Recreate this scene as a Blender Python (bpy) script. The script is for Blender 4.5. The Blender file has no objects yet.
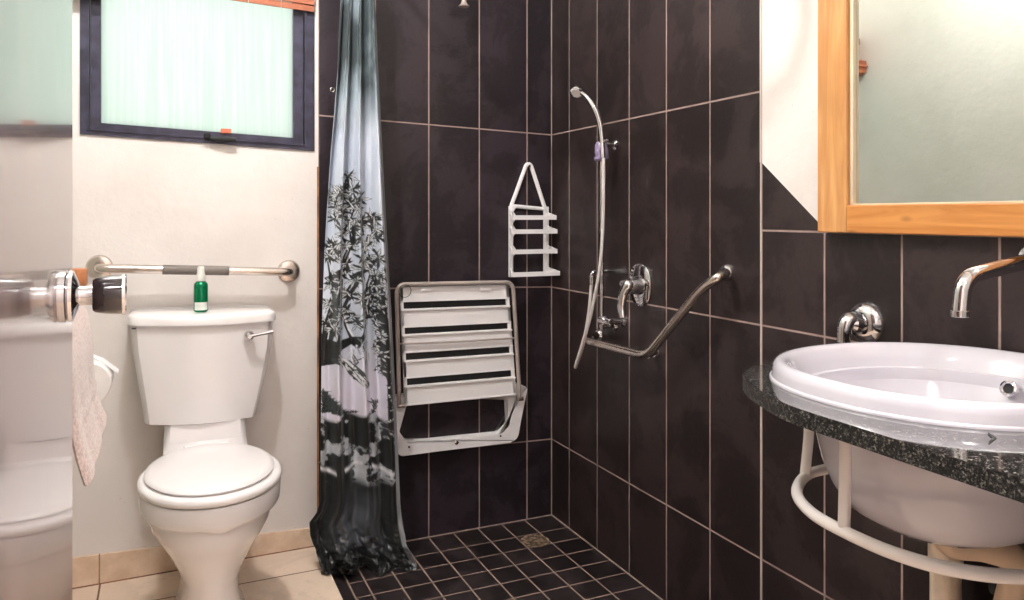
import bpy, bmesh, math, random
import numpy as np
from mathutils import Vector, Matrix, noise
random.seed(7)
S = bpy.context.scene
COL = S.collection
PI = math.pi

# ------------------------------------------------------------------ camera constants
F = 767.0; TH = math.radians(24.5); CAM = Vector((-1.398, -2.69, 1.18)); HY = 216.0
_c, _s = math.cos(TH), math.sin(TH)
def ray(px, py):
    r = (px-512)/F; u = (HY-py)/F
    return Vector((r*_c+_s, _c-r*_s, u))
def atY(px, py, Y=0.0):
    d = ray(px, py); return CAM + d*((Y-CAM.y)/d.y)
def atX(px, py, X=0.0):
    d = ray(px, py); return CAM + d*((X-CAM.x)/d.x)
def atZ(px, py, Z=0.0):
    d = ray(px, py); return CAM + d*((Z-CAM.z)/d.z)

# ------------------------------------------------------------------ materials
def lin(c):
    return tuple(((v/255)/12.92 if v/255 <= .04045 else ((v/255+.055)/1.055)**2.4) for v in c) + (1,)
class NT:
    def __init__(s, name):
        s.m = bpy.data.materials.new(name); s.m.use_nodes = True
        s.t = s.m.node_tree; s.n = s.t.nodes; s.l = s.t.links
        s.b = s.n['Principled BSDF']
    def node(s, t, **k):
        n = s.n.new(t)
        for a, v in k.items(): setattr(n, a, v)
        return n
    def put(s, sock, v):
        if isinstance(v, bpy.types.NodeSocket): s.l.new(v, sock)
        else: sock.default_value = v
    def math(s, op, a, b=None, c=None, clamp=False):
        n = s.node('ShaderNodeMath', operation=op, use_clamp=clamp)
        s.put(n.inputs[0], a)
        if b is not None: s.put(n.inputs[1], b)
        if c is not None: s.put(n.inputs[2], c)
        return n.outputs[0]
    def mix(s, f, a, b, mode='MIX'):
        n = s.node('ShaderNodeMix', data_type='RGBA', blend_type=mode)
        s.put(n.inputs[0], f); s.put(n.inputs[6], a); s.put(n.inputs[7], b)
        return n.outputs[2]
    def ramp(s, f, lo, hi, a=0.0, b=1.0):
        n = s.node('ShaderNodeMapRange', interpolation_type='SMOOTHSTEP')
        s.put(n.inputs[0], f); s.put(n.inputs[1], lo); s.put(n.inputs[2], hi); s.put(n.inputs[3], a); s.put(n.inputs[4], b)
        return n.outputs[0]
    def coord(s, scale=(1,1,1), rot=(0,0,0), loc=(0,0,0)):
        tc = s.node('ShaderNodeTexCoord'); mp = s.node('ShaderNodeMapping')
        mp.inputs['Scale'].default_value = scale; mp.inputs['Rotation'].default_value = rot; mp.inputs['Location'].default_value = loc
        s.l.new(tc.outputs['Object'], mp.inputs[0]); return mp.outputs[0]
    def noise(s, vec, scale=5, detail=3, rough=.5, dist=0):
        n = s.node('ShaderNodeTexNoise'); s.l.new(vec, n.inputs['Vector'])
        n.inputs['Scale'].default_value = scale; n.inputs['Detail'].default_value = detail
        n.inputs['Roughness'].default_value = rough; n.inputs['Distortion'].default_value = dist
        return n.outputs['Fac']
    def bump(s, h, strength=.2, dist=.01):
        n = s.node('ShaderNodeBump'); n.inputs['Strength'].default_value = strength; n.inputs['Distance'].default_value = dist
        s.put(n.inputs['Height'], h); s.l.new(n.outputs[0], s.b.inputs['Normal'])
    def set(s, **k):
        for a, v in k.items(): s.put(s.b.inputs[a.replace('_', ' ')], v)
        return s

def simple(name, c, rough=.5, metal=0.0, var=.06, vscale=8, bump=0.0, bscale=60, coat=0.0, ior=1.5, spec=.5):
    t = NT(name); v = t.coord()
    n = t.noise(v, vscale, 4)
    base = lin(c); dark = tuple(x*(1-var*2) for x in base[:3])+(1,)
    lite = tuple(min(1, x*(1+var)) for x in base[:3])+(1,)
    t.set(Base_Color=t.mix(t.ramp(n, .3, .7), dark, lite), Roughness=rough, Metallic=metal, IOR=ior, Coat_Weight=coat)
    t.put(t.b.inputs['Specular IOR Level'], spec)
    if bump: t.bump(t.noise(v, bscale, 3), bump, .002)
    return t.m

GROUT = (166, 144, 136)
def tile_mat(name, tilecol, u, v, pu, ou, pv, ov, w=.0045, extra=None, grout=GROUT, rough=.32, var=.25, shear=0.0, ior=1.5, limit=None):
    """u,v = axis index of object space; pu,ou pitch and offset."""
    t = NT(name); vec = t.coord()
    sp = t.node('ShaderNodeSeparateXYZ'); t.l.new(vec, sp.inputs[0])
    U = sp.outputs[u]; V = sp.outputs[v]
    if shear: V = t.math('ADD', V, t.math('MULTIPLY', U, shear))
    du = t.math('PINGPONG', t.math('SUBTRACT', U, ou), pu/2)
    dv = t.math('PINGPONG', t.math('SUBTRACT', V, ov), pv/2)
    if limit is not None:   # no v joints beyond a border line in u (plain border strip)
        isb = t.math('LESS_THAN', U, limit)
        du = t.math('ADD', du, t.math('GREATER_THAN', U, -.06)); dv = t.math('ADD', dv, t.math('GREATER_THAN', V, -.07))
        dv = t.math('ADD', dv, isb); du = t.math('ADD', du, isb)
        du = t.math('MINIMUM', du, t.math('ABSOLUTE', t.math('SUBTRACT', U, limit)))
    d = t.math('MINIMUM', du, dv)
    if extra is not None:
        d = t.math('MINIMUM', d, t.math('ABSOLUTE', t.math('SUBTRACT', V, extra)))
    wob = t.math('MULTIPLY', t.math('SUBTRACT', t.noise(vec, 40, 2), .5), .0012)
    d = t.math('ADD', d, wob)
    g = t.ramp(d, w*.35, w*.75, 1.0, 0.0)
    # per tile id
    iu = t.math('FLOOR', t.math('DIVIDE', t.math('SUBTRACT', U, ou), pu)); iv = t.math('FLOOR', t.math('DIVIDE', t.math('SUBTRACT', V, ov), pv))
    cb = t.node('ShaderNodeCombineXYZ'); t.l.new(iu, cb.inputs[0]); t.l.new(iv, cb.inputs[1])
    wn = t.node('ShaderNodeTexWhiteNoise'); t.l.new(cb.outputs[0], wn.inputs['Vector'])
    n1 = t.ramp(t.noise(vec, 5, 8, .68, .4), .35, .65); n2 = t.ramp(t.noise(vec, 75, 5, .7), .3, .7)
    f = t.math('ADD', t.math('MULTIPLY', t.ramp(n1, .3, .7), .55), t.math('ADD', t.math('MULTIPLY', n2, .25), t.math('MULTIPLY', wn.outputs[0], .3)))
    b = lin(tilecol)
    A = tuple(x*(1-var*1.9) for x in b[:3])+(1,); B = tuple(x*(1+var*3.2) for x in b[:3])+(1,)
    tc = t.mix(f, A, B)
    gn = t.noise(vec, 9, 4)
    gc = t.mix(t.ramp(gn, .3, .7), lin(grout), tuple(x*.72 for x in lin(grout)[:3])+(1,))
    sm = t.ramp(t.noise(vec, 3.3, 5, .65, .6), .55, .8)
    t.set(Base_Color=t.mix(g, tc, gc), IOR=1.42,
          Roughness=t.math('ADD', t.math('MULTIPLY', g, .5), t.math('ADD', rough, t.math('MULTIPLY', sm, .12))))
    h = t.math('ADD', t.math('MULTIPLY', g, -1.0), t.math('MULTIPLY', n2, .12))
    t.bump(h, .35, .002)
    return t.m

M = {}
DT = (38, 30, 30)
M['tile_back'] = tile_mat('back_wall_tile', (37, 30, 35), 0, 2, .2, -.108, .6, .3, shear=.031, rough=.34)
M['tile_right'] = tile_mat('right_wall_tile', DT, 1, 2, .2046, -.1435, .6, .3, rough=.36)
M['tile_right_low'] = tile_mat('basin_wall_tile', DT, 1, 2, .2046, -.1435, .6, .3, extra=1.143, rough=.38)
M['tile_mosaic'] = tile_mat('shower_floor_mosaic', (33, 27, 28), 0, 1, .0975, -.022, .1015, -.03, w=.005, rough=.4, var=.35, grout=(150, 128, 116), limit=-.855)
M['tile_tan'] = tile_mat('sand_floor_tile', (220, 198, 178), 0, 1, .333, -1.573, .333, -.19, w=.005, grout=(130, 95, 70), rough=.4, var=.04)
def skirt():
    t = NT('sand_skirting_tile'); vec = t.coord()
    sp = t.node('ShaderNodeSeparateXYZ'); t.l.new(vec, sp.inputs[0])
    d = t.math('PINGPONG', t.math('ADD', sp.outputs[0], 1.575), .1665)
    g = t.ramp(d, .001, .003, 1, 0)
    n = t.noise(vec, 14, 5, .65)
    c = t.mix(t.ramp(n, .3, .75), lin((214, 186, 160)), lin((234, 212, 190)))
    t.set(Base_Color=t.mix(g, c, lin((150, 112, 84))), Roughness=.45); return t.m
M['skirting'] = skirt()
def plaster(name, c, c2, bs=.25):
    t = NT(name); v = t.coord()
    n = t.noise(v, 3.0, 5, .6); n2 = t.noise(v, 30, 6, .7)
    sp = t.ramp(t.noise(v, 90, 2, .5), .72, .76)
    base = t.mix(t.ramp(n, .35, .7), lin(c), lin(c2))
    base = t.mix(t.math('MULTIPLY', sp, .35), base, lin((150, 130, 115)))
    t.set(Base_Color=base, Roughness=.75)
    t.bump(t.math('ADD', n2, t.math('MULTIPLY', n, 2)), bs, .006)
    return t.m
M['plaster'] = plaster('white_plaster', (230, 223, 219), (221, 213, 208))
M['plaster_green'] = plaster('pale_plaster', (214, 214, 204), (204, 206, 194))
M['ceiling'] = plaster('ceiling_paint', (232, 228, 222), (226, 222, 216))
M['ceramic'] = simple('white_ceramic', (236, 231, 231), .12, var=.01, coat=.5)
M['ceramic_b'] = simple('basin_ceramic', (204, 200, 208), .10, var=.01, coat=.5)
M['seatplastic'] = simple('white_seat_plastic', (240, 235, 235), .22, var=.01)
M['plastic'] = simple('white_plastic', (244, 241, 243), .35, var=.01)
M['plastic_old'] = simple('worn_white_plastic', (242, 238, 240), .4, var=.04, vscale=14)
M['enamel'] = simple('white_enamelled_steel', (236, 229, 225), .25, var=.03)
M['chrome'] = simple('chrome', (215, 213, 215), .07, 1.0, var=.02)
M['steel'] = simple('brushed_steel', (214, 204, 196), .2, 1.0, var=.06)
M['steel_seat'] = simple('satin_steel_tube', (176, 164, 158), .3, .15, var=.08)
M['grip'] = simple('grey_rubber_grip', (118, 110, 104), .6)
M['knobdark'] = simple('dark_lacquer', (24, 14, 20), .08, 0.0, coat=1.0, ior=1.8)
M['black'] = simple('black_plastic', (16, 16, 18), .6)
M['rust'] = simple('orange_seal', (205, 110, 80), .6)
M['green'] = simple('green_bottle', (8, 128, 84), .22, .55, var=.05)
M['greencap'] = simple('bottle_cap', (228, 228, 222), .3)
M['paper'] = simple('white_label_paper', (226, 232, 226), .7)
M['tissue'] = simple('toilet_tissue', (240, 236, 234), .9, bump=.3, bscale=90)
M['pvc'] = simple('cream_pvc', (226, 206, 184), .35, var=.1, vscale=20)
M['hosebeige'] = simple('beige_flexible_hose', (205, 180, 155), .4, var=.08)
M['brass'] = simple('brass_fitting', (214, 150, 50), .25, 1.0)
M['lilac'] = simple('violet_holder_plastic', (140, 124, 158), .15, var=.15)
M['hose'] = simple('shower_hose_white', (205, 198, 196), .3, var=.04)
M['drainmetal'] = simple('limescaled_drain', (150, 128, 108), .5, .4, var=.35, vscale=60)
M['winmetal'] = simple('dark_painted_window_steel', (58, 56, 74), .35, .3, var=.2, vscale=25, bump=.4, bscale=50)
M['lampglass'] = None

def wood(name, c1, c2, axis, knots=True, rough=.4, sc=1.0):
    t = NT(name)
    sca = [22*sc]*3; sca[axis] = 1.6*sc
    v = t.coord(tuple(sca)); n = t.noise(v, 1.3, 5, .6, 1.2)
    v0 = t.coord()
    n2 = t.noise(v0, 5, 3)
    col = t.mix(t.ramp(n, .3, .7), lin(c1), lin(c2))
    col = t.mix(t.math('MULTIPLY', t.ramp(n2, .45, .7), .35), col, tuple(x*.7 for x in lin(c2)[:3])+(1,))
    if knots:
        vs = [13]*3; vs[axis] = 6
        vk = t.coord(tuple(vs), loc=(.3, .1, .45))
        k = t.node('ShaderNodeTexVoronoi'); t.l.new(vk, k.inputs['Vector']); k.inputs['Scale'].default_value = 1.0
        col = t.mix(t.math('MULTIPLY', t.ramp(k.outputs['Distance'], .04, .15, 1, 0), .75), col, lin((110, 60, 28)))
    t.set(Base_Color=col, Roughness=rough, Coat_Weight=.25)
    t.bump(n, .15, .001)
    return t.m
M['pine_z'] = wood('varnished_pine_upright', (216, 164, 104), (194, 132, 74), 2)
M['pine_y'] = wood('varnished_pine_rail', (214, 148, 80), (188, 118, 54), 1)
M['blind'] = wood('reddish_blind_wood', (170, 98, 66), (128, 66, 42), 0, knots=False, rough=.6); M['blind'].node_tree.nodes['Principled BSDF'].inputs['Coat Weight'].default_value = 0
M['peg'] = wood('orange_wood', (205, 140, 90), (180, 108, 62), 1, knots=False)

def door_mat():
    t = NT('glossy_varnished_door')
    v = t.coord((40, 9, 2.0)); n = t.noise(v, 3.0, 4, .6)
    v2 = t.coord((30, 260, 3.5)); n2 = t.noise(v2, 1.0, 2, .5)
    t.set(Base_Color=t.mix(t.ramp(n, .3, .7), lin((78, 58, 56)), lin((128, 102, 100))), Roughness=.2, IOR=1.5, Coat_Weight=.6, Coat_Roughness=.05)
    t.b.inputs['Coat IOR'].default_value = 1.5
    b = t.node('ShaderNodeBump'); b.inputs['Strength'].default_value = .06; b.inputs['Distance'].default_value = .0002
    t.l.new(n2, b.inputs['Height']); t.l.new(b.outputs[0], t.b.inputs['Normal']); t.l.new(b.outputs[0], t.b.inputs['Coat Normal'])
    return t.m
M['door'] = door_mat()
def granite():
    t = NT('polished_black_granite'); v = t.coord()
    vo = t.node('ShaderNodeTexVoronoi'); t.l.new(v, vo.inputs['Vector']); vo.inputs['Scale'].default_value = 420
    sp = t.node('ShaderNodeSeparateColor'); t.l.new(vo.outputs['Color'], sp.inputs[0])
    n = t.noise(v, 130, 5, .75)
    f = t.math('MULTIPLY', t.ramp(sp.outputs[0], .5, .95), t.ramp(n, .4, .62))
    col = t.mix(f, lin((26, 26, 26)), lin((150, 146, 142)))
    t.set(Base_Color=col, Roughness=.07, IOR=1.75, Coat_Weight=.6, Coat_Roughness=.03)
    return t.m
M['granite'] = granite()
def granite_rough():
    t = NT('sawn_granite_edge'); v = t.coord()
    n = t.noise(v, 330, 4, .8); n2 = t.noise(v, 130, 3, .6)
    f = t.ramp(t.math('ADD', t.math('MULTIPLY', n, .7), t.math('MULTIPLY', n2, .3)), .50, .68)
    t.set(Base_Color=t.mix(f, lin((12, 12, 12)), lin((150, 146, 140))), Roughness=.45)
    t.b.inputs['Specular IOR Level'].default_value = .25
    t.bump(n, .4, .002); return t.m
M['granite_edge'] = granite_rough()
def mirror_mat():
    t = NT('silvered_mirror'); v = t.coord()
    t.set(Base_Color=t.mix(t.noise(v, 2, 2), (.80, .83, .81, 1), (.76, .79, .77, 1)), Metallic=1.0, Roughness=.02); return t.m
M['mirror'] = mirror_mat()
def pane_mat():
    t = NT('ribbed_obscure_glass')
    v = t.coord((120, 1, 5)); n = t.noise(v, 1.0, 3, .5)
    t.set(Base_Color=(.96, .99, .97, 1), Roughness=.3, Transmission_Weight=1.0, IOR=1.3)
    t.bump(n, .5, .004)
    out = t.n['Material Output']
    tr = t.node('ShaderNodeBsdfTranslucent'); rib_shade = t.ramp(t.noise(t.coord((95, 1, 2.2)), 1.0, 2, .5), .35, .65); t.put(tr.inputs[0], t.mix(rib_shade, (.82, .90, .85, 1), (.97, .99, .975, 1)))  # light and dark of the ribs put into the colour besides the bump
    mx = t.node('ShaderNodeMixShader'); mx.inputs[0].default_value = .55
    t.l.new(t.b.outputs[0], mx.inputs[1]); t.l.new(tr.outputs[0], mx.inputs[2]); t.l.new(mx.outputs[0], out.inputs[0])
    return t.m
M['pane'] = pane_mat()
def towel_mat():
    t = NT('pink_beige_terry'); v = t.coord()
    n = t.noise(v, 170, 4, .7); n2 = t.noise(v, 12, 3)
    t.set(Base_Color=t.mix(t.ramp(n, .3, .7), lin((176, 144, 134)), lin((218, 194, 184))), Roughness=.95, Sheen_Weight=.4)
    t.bump(t.math('ADD', n, t.math('MULTIPLY', n2, .6)), .5, .003); return t.m
M['towel'] = towel_mat()
def curtain_mat():
    t = NT('printed_safari_curtain')
    a = t.node('ShaderNodeVertexColor', layer_name='print')
    v = t.coord(); n = t.noise(v, 14, 4, .6)
    t.set(Base_Color=a.outputs[0], Roughness=.36, Sheen_Weight=.1)
    t.bump(n, .35, .006); return t.m
M['curtain'] = curtain_mat()

# ------------------------------------------------------------------ mesh helpers
def finish(name, bm, mat, parent=None, smooth=True, origin=None, mods=None, ang=35):
    bmesh.ops.remove_doubles(bm, verts=bm.verts, dist=1e-6)
    bmesh.ops.recalc_face_normals(bm, faces=bm.faces)
    me = bpy.data.meshes.new(name); bm.to_mesh(me); bm.free()
    if isinstance(mat, (list, tuple)):
        for m in mat: me.materials.append(m)
    else: me.materials.append(mat)
    if smooth:
        for p in me.polygons: p.use_smooth = True
        me.set_sharp_from_angle(angle=math.radians(ang))
    o = bpy.data.objects.new(name, me); COL.objects.link(o)
    if parent is not None:
        w = Vector(parent.get('wloc', (0, 0, 0)))
        me.transform(Matrix.Translation(-w)); o.parent = parent; o['wloc'] = tuple(w)
    elif origin is not None:
        me.transform(Matrix.Translation(-Vector(origin))); o.location = origin; o['wloc'] = tuple(origin)
    else: o['wloc'] = (0, 0, 0)
    return o
def thing(name, label, cat, loc, group=None):
    o = bpy.data.objects.new(name, None); COL.objects.link(o); o.location = loc; o.empty_display_size = .05
    o['label'] = label; o['category'] = cat; o['wloc'] = tuple(loc)
    if group: o['group'] = group
    return o
def tag(o, label, cat, group=None):
    o['label'] = label; o['category'] = cat
    if group: o['group'] = group
    return o
def struct(o): o['kind'] = 'structure'; return o

def box(bm, a, b, bev=0.0, seg=2, mat=0):
    a = Vector(a); b = Vector(b)
    lo = Vector((min(a.x, b.x), min(a.y, b.y), min(a.z, b.z))); hi = Vector((max(a.x, b.x), max(a.y, b.y), max(a.z, b.z)))
    t = bmesh.new(); bmesh.ops.create_cube(t, size=1)
    for v in t.verts: v.co = Vector([lo[i]+(v.co[i]+.5)*(hi[i]-lo[i]) for i in range(3)])
    if bev: bmesh.ops.bevel(t, geom=list(t.edges), offset=bev, segments=seg, profile=.5, affect='EDGES')
    add(bm, t, mat); return bm
def add(bm, t, mat=0):
    for f in t.faces: f.material_index = mat
    me = bpy.data.meshes.new('tmp'); t.to_mesh(me); t.free(); bm.from_mesh(me); bpy.data.meshes.remove(me)
def loft(bm, rings, cap0=True, cap1=True, closed=True):
    R = [[bm.verts.new(p) for p in r] for r in rings]
    n = len(R[0])
    for i in range(len(R)-1):
        for j in range(n if closed else n-1):
            k = (j+1) % n
            try: bm.faces.new((R[i][j], R[i][k], R[i+1][k], R[i+1][j]))
            except ValueError: pass
    if cap0 and n > 2: bm.faces.new(list(reversed(R[0])))
    if cap1 and n > 2: bm.faces.new(R[-1])
    return bm
def frames(path):
    P = [Vector(p) for p in path]; T = []
    for i in range(len(P)):
        a = P[max(i-1, 0)]; b = P[min(i+1, len(P)-1)]; T.append((b-a).normalized())
    up = Vector((0, 0, 1)) if abs(T[0].z) < .9 else Vector((1, 0, 0))
    n = (up - T[0]*up.dot(T[0])).normalized(); out = []
    for i in range(len(P)):
        n = (n - T[i]*n.dot(T[i])).normalized(); out.append((P[i], T[i], n, T[i].cross(n)))
    return out
def tube(bm, path, r, seg=16, flat=1.0):
    fr = frames(path); rings = []
    for i, (p, t, n, b) in enumerate(fr):
        rr = r[i] if isinstance(r, (list, tuple)) else r
        rings.append([p+n*math.cos(2*PI*k/seg)*rr+b*math.sin(2*PI*k/seg)*rr*flat for k in range(seg)])
    return loft(bm, rings)
def fillet(pts, rad, n=8):
    P = [Vector(p) for p in pts]; out = [P[0]]
    for i in range(1, len(P)-1):
        a = (P[i-1]-P[i]); b = (P[i+1]-P[i]); la, lb = a.length, b.length
        rr = rad[i-1] if isinstance(rad, (list, tuple)) else rad
        d = min(rr, la*.49, lb*.49)
        A = P[i]+a.normalized()*d; B = P[i]+b.normalized()*d
        for k in range(n+1):
            t = k/n; out.append(A*(1-t)**2+P[i]*2*t*(1-t)+B*t*t)
    out.append(P[-1]); return out
def crom(pts, n=10):
    P = [Vector(p) for p in pts]; P = [P[0]*2-P[1]]+P+[P[-1]*2-P[-2]]; out = []
    for i in range(1, len(P)-2):
        for k in range(n):
            t = k/n; a, b, c, d = P[i-1], P[i], P[i+1], P[i+2]
            out.append(.5*((2*b)+(c-a)*t+(2*a-5*b+4*c-d)*t*t+(3*b-a-3*c+d)*t**3))
    out.append(P[-2]); return out
def lathe(bm, prof, origin, axis, seg=32, cap=True):
    """prof = [(radius, along)], axis = Vector direction"""
    ax = Vector(axis).normalized(); up = Vector((0, 0, 1)) if abs(ax.z) < .9 else Vector((1, 0, 0))
    n = (up-ax*up.dot(ax)).normalized(); b = ax.cross(n); o = Vector(origin)
    rings = [[o+ax*h+(n*math.cos(2*PI*k/seg)+b*math.sin(2*PI*k/seg))*max(r, 1e-4) for k in range(seg)] for r, h in prof]
    return loft(bm, rings, cap, cap)
def sphere(bm, c, r, sc=(1, 1, 1), seg=20):
    t = bmesh.new(); bmesh.ops.create_uvsphere(t, u_segments=seg, v_segments=seg//2, radius=r)
    for v in t.verts: v.co = Vector((v.co.x*sc[0], v.co.y*sc[1], v.co.z*sc[2]))+Vector(c)
    add(bm, t)
def sell(cx, cy, z, a, bf, bb, n=2.0, cnt=64, zf=None):
    """ring; bf = half length towards -Y (front), bb towards +Y"""
    out = []
    for i in range(cnt):
        t = 2*PI*i/cnt; C, Sn = math.cos(t), math.sin(t)
        x = a*math.copysign(abs(C)**(2/n), C); y = math.copysign(abs(Sn)**(2/n), Sn)
        y *= bb if y > 0 else bf
        zz = z if zf is None else z+zf(x/a, y/(bb if y > 0 else bf))
        out.append(Vector((cx+x, cy+y, zz)))
    return out
def prism(bm, poly, d, mat=0):
    """poly in 3D, extruded by vector d"""
    t = bmesh.new(); loft(t, [[Vector(p) for p in poly], [Vector(p)+Vector(d) for p in poly]]); add(bm, t, mat)

# ------------------------------------------------------------------ room shell
XL, YF, ZC = -1.67, -2.55, 2.75       # left wall, front wall, ceiling
TX = -.908                            # tiles begin on the back wall
FZ = .045                             # sand tiled floor level
# back wall : tiled part / plaster part around the window opening
WX0, WX1 = -1.628, -.922
def wz(x, z): return z-.0385*(x-WX1)  # window lines run slightly out of level, as on the wall
bm = bmesh.new()
def quadY(bm, x0, x1, z00, z01, z10, z11, mat, t=.12):
    prism(bm, [(x0, 0, z00), (x1, 0, z10), (x1, 0, z11), (x0, 0, z01)], (0, t, 0), mat)
quadY(bm, TX, 0, -.05, ZC, -.05, ZC, 1)
wb = lambda x: wz(x, 1.404); wt = lambda x: wz(x, 1.985)
quadY(bm, XL-.1, WX0, -.05, ZC, -.05, ZC, 0)
quadY(bm, WX0, WX1, -.05, wb(WX0), -.05, wb(WX1), 0)
quadY(bm, WX0, WX1, wt(WX0), ZC, wt(WX1), ZC, 0)
quadY(bm, WX1, TX, -.05, ZC, -.05, ZC, 0)
struct(finish('wall_back', bm, [M['plaster'], M['tile_back']], smooth=False))
# right wall : tiled area, low tiled area beside the basin with a sloping cut, plaster above
bm = bmesh.new()
YT = -1.165
tri = atX(764, 162); tr2 = atX(822, 236)
def polyX(bm, pts, mat): prism(bm, [(0, y, z) for y, z in pts], (.12, 0, 0), mat)
polyX(bm, [(.12, -.05), (YT, -.05), (YT, ZC), (.12, ZC)], 1)
polyX(bm, [(YT, -.05), (YF-.1, -.05), (YF-.1, 1.143), (YT-.215, 1.143), (YT, 1.318)], 2)
polyX(bm, [(YT, 1.318), (YT-.215, 1.143), (YF-.1, 1.143), (YF-.1, ZC), (YT, ZC)], 0)
struct(finish('wall_right', bm, [M['plaster'], M['tile_right'], M['tile_right_low']], smooth=False))
# pale metal trim at the tile ends
bm = bmesh.new(); box(bm, (-.003, YT-.003, 1.318), (.0, YT+.003, ZC)); box(bm, (-.003, YT-.0025, FZ), (.0, YT+.0015, 1.318))
struct(finish('trim_1', bm, simple('grout_trim', (205, 190, 182), .6), smooth=False))
bm = bmesh.new(); box(bm, (XL-.1, .12, -.05), (XL, YF-.1, ZC))
struct(finish('wall_left', bm, M['plaster_green'], smooth=False))
# front wall with the doorway the picture is taken through
DX0, DX1 = -1.53, -.70
bm = bmesh.new(); box(bm, (XL, YF, 0), (DX0, YF-.1, ZC)); box(bm, (DX1, YF, 0), (0, YF-.1, ZC)); box(bm, (DX0, YF, 2.1), (DX1, YF-.1, ZC))
struct(finish('wall_front', bm, M['plaster'], smooth=False))
bm = bmesh.new(); box(bm, (XL-.1, .12, ZC), (.12, YF-.1, ZC+.1))
struct(finish('ceiling', bm, M['ceiling'], smooth=False))
# floors
bm = bmesh.new(); box(bm, (XL, 0, FZ), (-.912, YF-.1, -.05), 0)
box(bm, (-.912, -1.72, FZ), (0, YF-.1, -.05), 0)
struct(finish('floor', bm, M['tile_tan'], smooth=False))
bm = bmesh.new(); box(bm, (-.912, 0, 0), (0, -1.72, -.05))
struct(finish('floor_shower', bm, M['tile_mosaic'], smooth=False))
bm = bmesh.new(); prism(bm, [(XL, 0, FZ), (-.914, 0, FZ), (-.914, 0, .108), (XL, 0, .139)], (0, -.011, 0))
struct(finish('baseboard_back', bm, M['skirting'], smooth=False))
bm = bmesh.new(); box(bm, (XL, -.011, FZ), (XL+.011, YF, .135))
struct(finish('baseboard_left', bm, M['skirting'], smooth=False))
# rust brown edge where plaster meets tile
bm = bmesh.new(); box(bm, (TX-.0045, -.0025, FZ), (TX+.001, .0, 1.35))
struct(finish('trim_2', bm, simple('stained_edge_sealant', (176, 120, 78), .6, var=.3, vscale=12), smooth=False))
cg = simple('joint_grout', (160, 140, 130), .7, var=.12)
bm = bmesh.new(); box(bm, (-.0032, -.0032, 0), (0, 0, ZC)); struct(finish('trim_3', bm, cg, smooth=False))
bm = bmesh.new(); box(bm, (-.855, -.004, 0), (0, 0, .003)); struct(finish('trim_4', bm, cg, smooth=False))
bm = bmesh.new(); box(bm, (-.004, -1.72, 0), (0, 0, .003)); struct(finish('trim_5', bm, cg, smooth=False))
bm = bmesh.new(); box(bm, (XL, -.0135, FZ), (-.914, -.011, FZ+.003)); struct(finish('trim_6', bm, simple('brown_joint', (136, 96, 68), .7, var=.3, vscale=40), smooth=False))
# hallway behind the camera
bm = bmesh.new()
box(bm, (-2.6, -4.3, -.05), (.6, -4.4, ZC)); box(bm, (-2.6, -4.3, -.05), (-2.7, YF-.1, ZC)); box(bm, (.6, -4.3, -.05), (.7, YF-.1, ZC))
box(bm, (-2.6, YF-.1, -.05), (XL-.1, YF-.05, ZC)); box(bm, (.12, YF-.1, -.05), (.6, YF-.05, ZC))
struct(finish('wall_hallway', bm, M['plaster'], smooth=False))
bm = bmesh.new(); box(bm, (-2.7, YF-.1, ZC), (.7, -4.4, ZC+.1)); struct(finish('ceiling_hallway', bm, M['ceiling'], smooth=False))
bm = bmesh.new(); box(bm, (-2.7, YF-.1, FZ), (.7, -4.4, -.05)); struct(finish('floor_hallway', bm, M['tile_tan'], smooth=False))

# ------------------------------------------------------------------ window_1
bm = bmesh.new()
def frame_member(bm, pts, y0, y1, mat=0): prism(bm, [(x, y0, z) for x, z in pts], (0, y1-y0, 0), mat)
def rect_frame(bm, x0, x1, zb, zt, wl, wr, wbm, wtp, y0, y1):
    # sheared rectangular frame, members of widths wl, wr, wbm, wtp
    Z = lambda x, z: z-.0385*(x-WX1)
    frame_member(bm, [(x0, Z(x0, zb)), (x0+wl, Z(x0+wl, zb)), (x0+wl, Z(x0+wl, zt)), (x0, Z(x0, zt))], y0, y1)
    frame_member(bm, [(x1-wr, Z(x1-wr, zb)), (x1, Z(x1, zb)), (x1, Z(x1, zt)), (x1-wr, Z(x1-wr, zt))], y0, y1)
    frame_member(bm, [(x0+wl, Z(x0+wl, zb)), (x1-wr, Z(x1-wr, zb)), (x1-wr, Z(x1-wr, zb+wbm)), (x0+wl, Z(x0+wl, zb+wbm))], y0, y1)
    frame_member(bm, [(x0+wl, Z(x0+wl, zt-wtp)), (x1-wr, Z(x1-wr, zt-wtp)), (x1-wr, Z(x1-wr, zt)), (x0+wl, Z(x0+wl, zt))], y0, y1)
rect_frame(bm, WX0, WX1, 1.404, 1.985, .026, .034, .018, .03, -.006, .05)
win = struct(finish('window_1', bm, M['winmetal'], smooth=False))
bm = bmesh.new()
rect_frame(bm, WX0+.028, WX1-.036, 1.424, 1.955, .028, .033, .020, .025, .004, .04)
rect_frame(bm, WX0+.020, WX1-.028, 1.418, 1.962, .006, .006, .005, .006, -.012, .002)
finish('window_frame', bm, M['winmetal'], win, smooth=False)
bm = bmesh.new()
zz = lambda x, z: z-.0385*(x-WX1)
gx0, gx1 = WX0+.050, WX1-.066
prism(bm, [(gx0, .02, zz(gx0, 1.438)), (gx1, .02, zz(gx1, 1.438)), (gx1, .02, zz(gx1, 1.935)), (gx0, .02, zz(gx0, 1.935))], (0, .005, 0))
finish('window_pane', bm, M['pane'], win, smooth=False)
bm = bmesh.new()
h0 = atY(205, 137, -.02); h1 = atY(213, 139, -.02); h2 = atY(236, 139.5, -.03)
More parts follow.
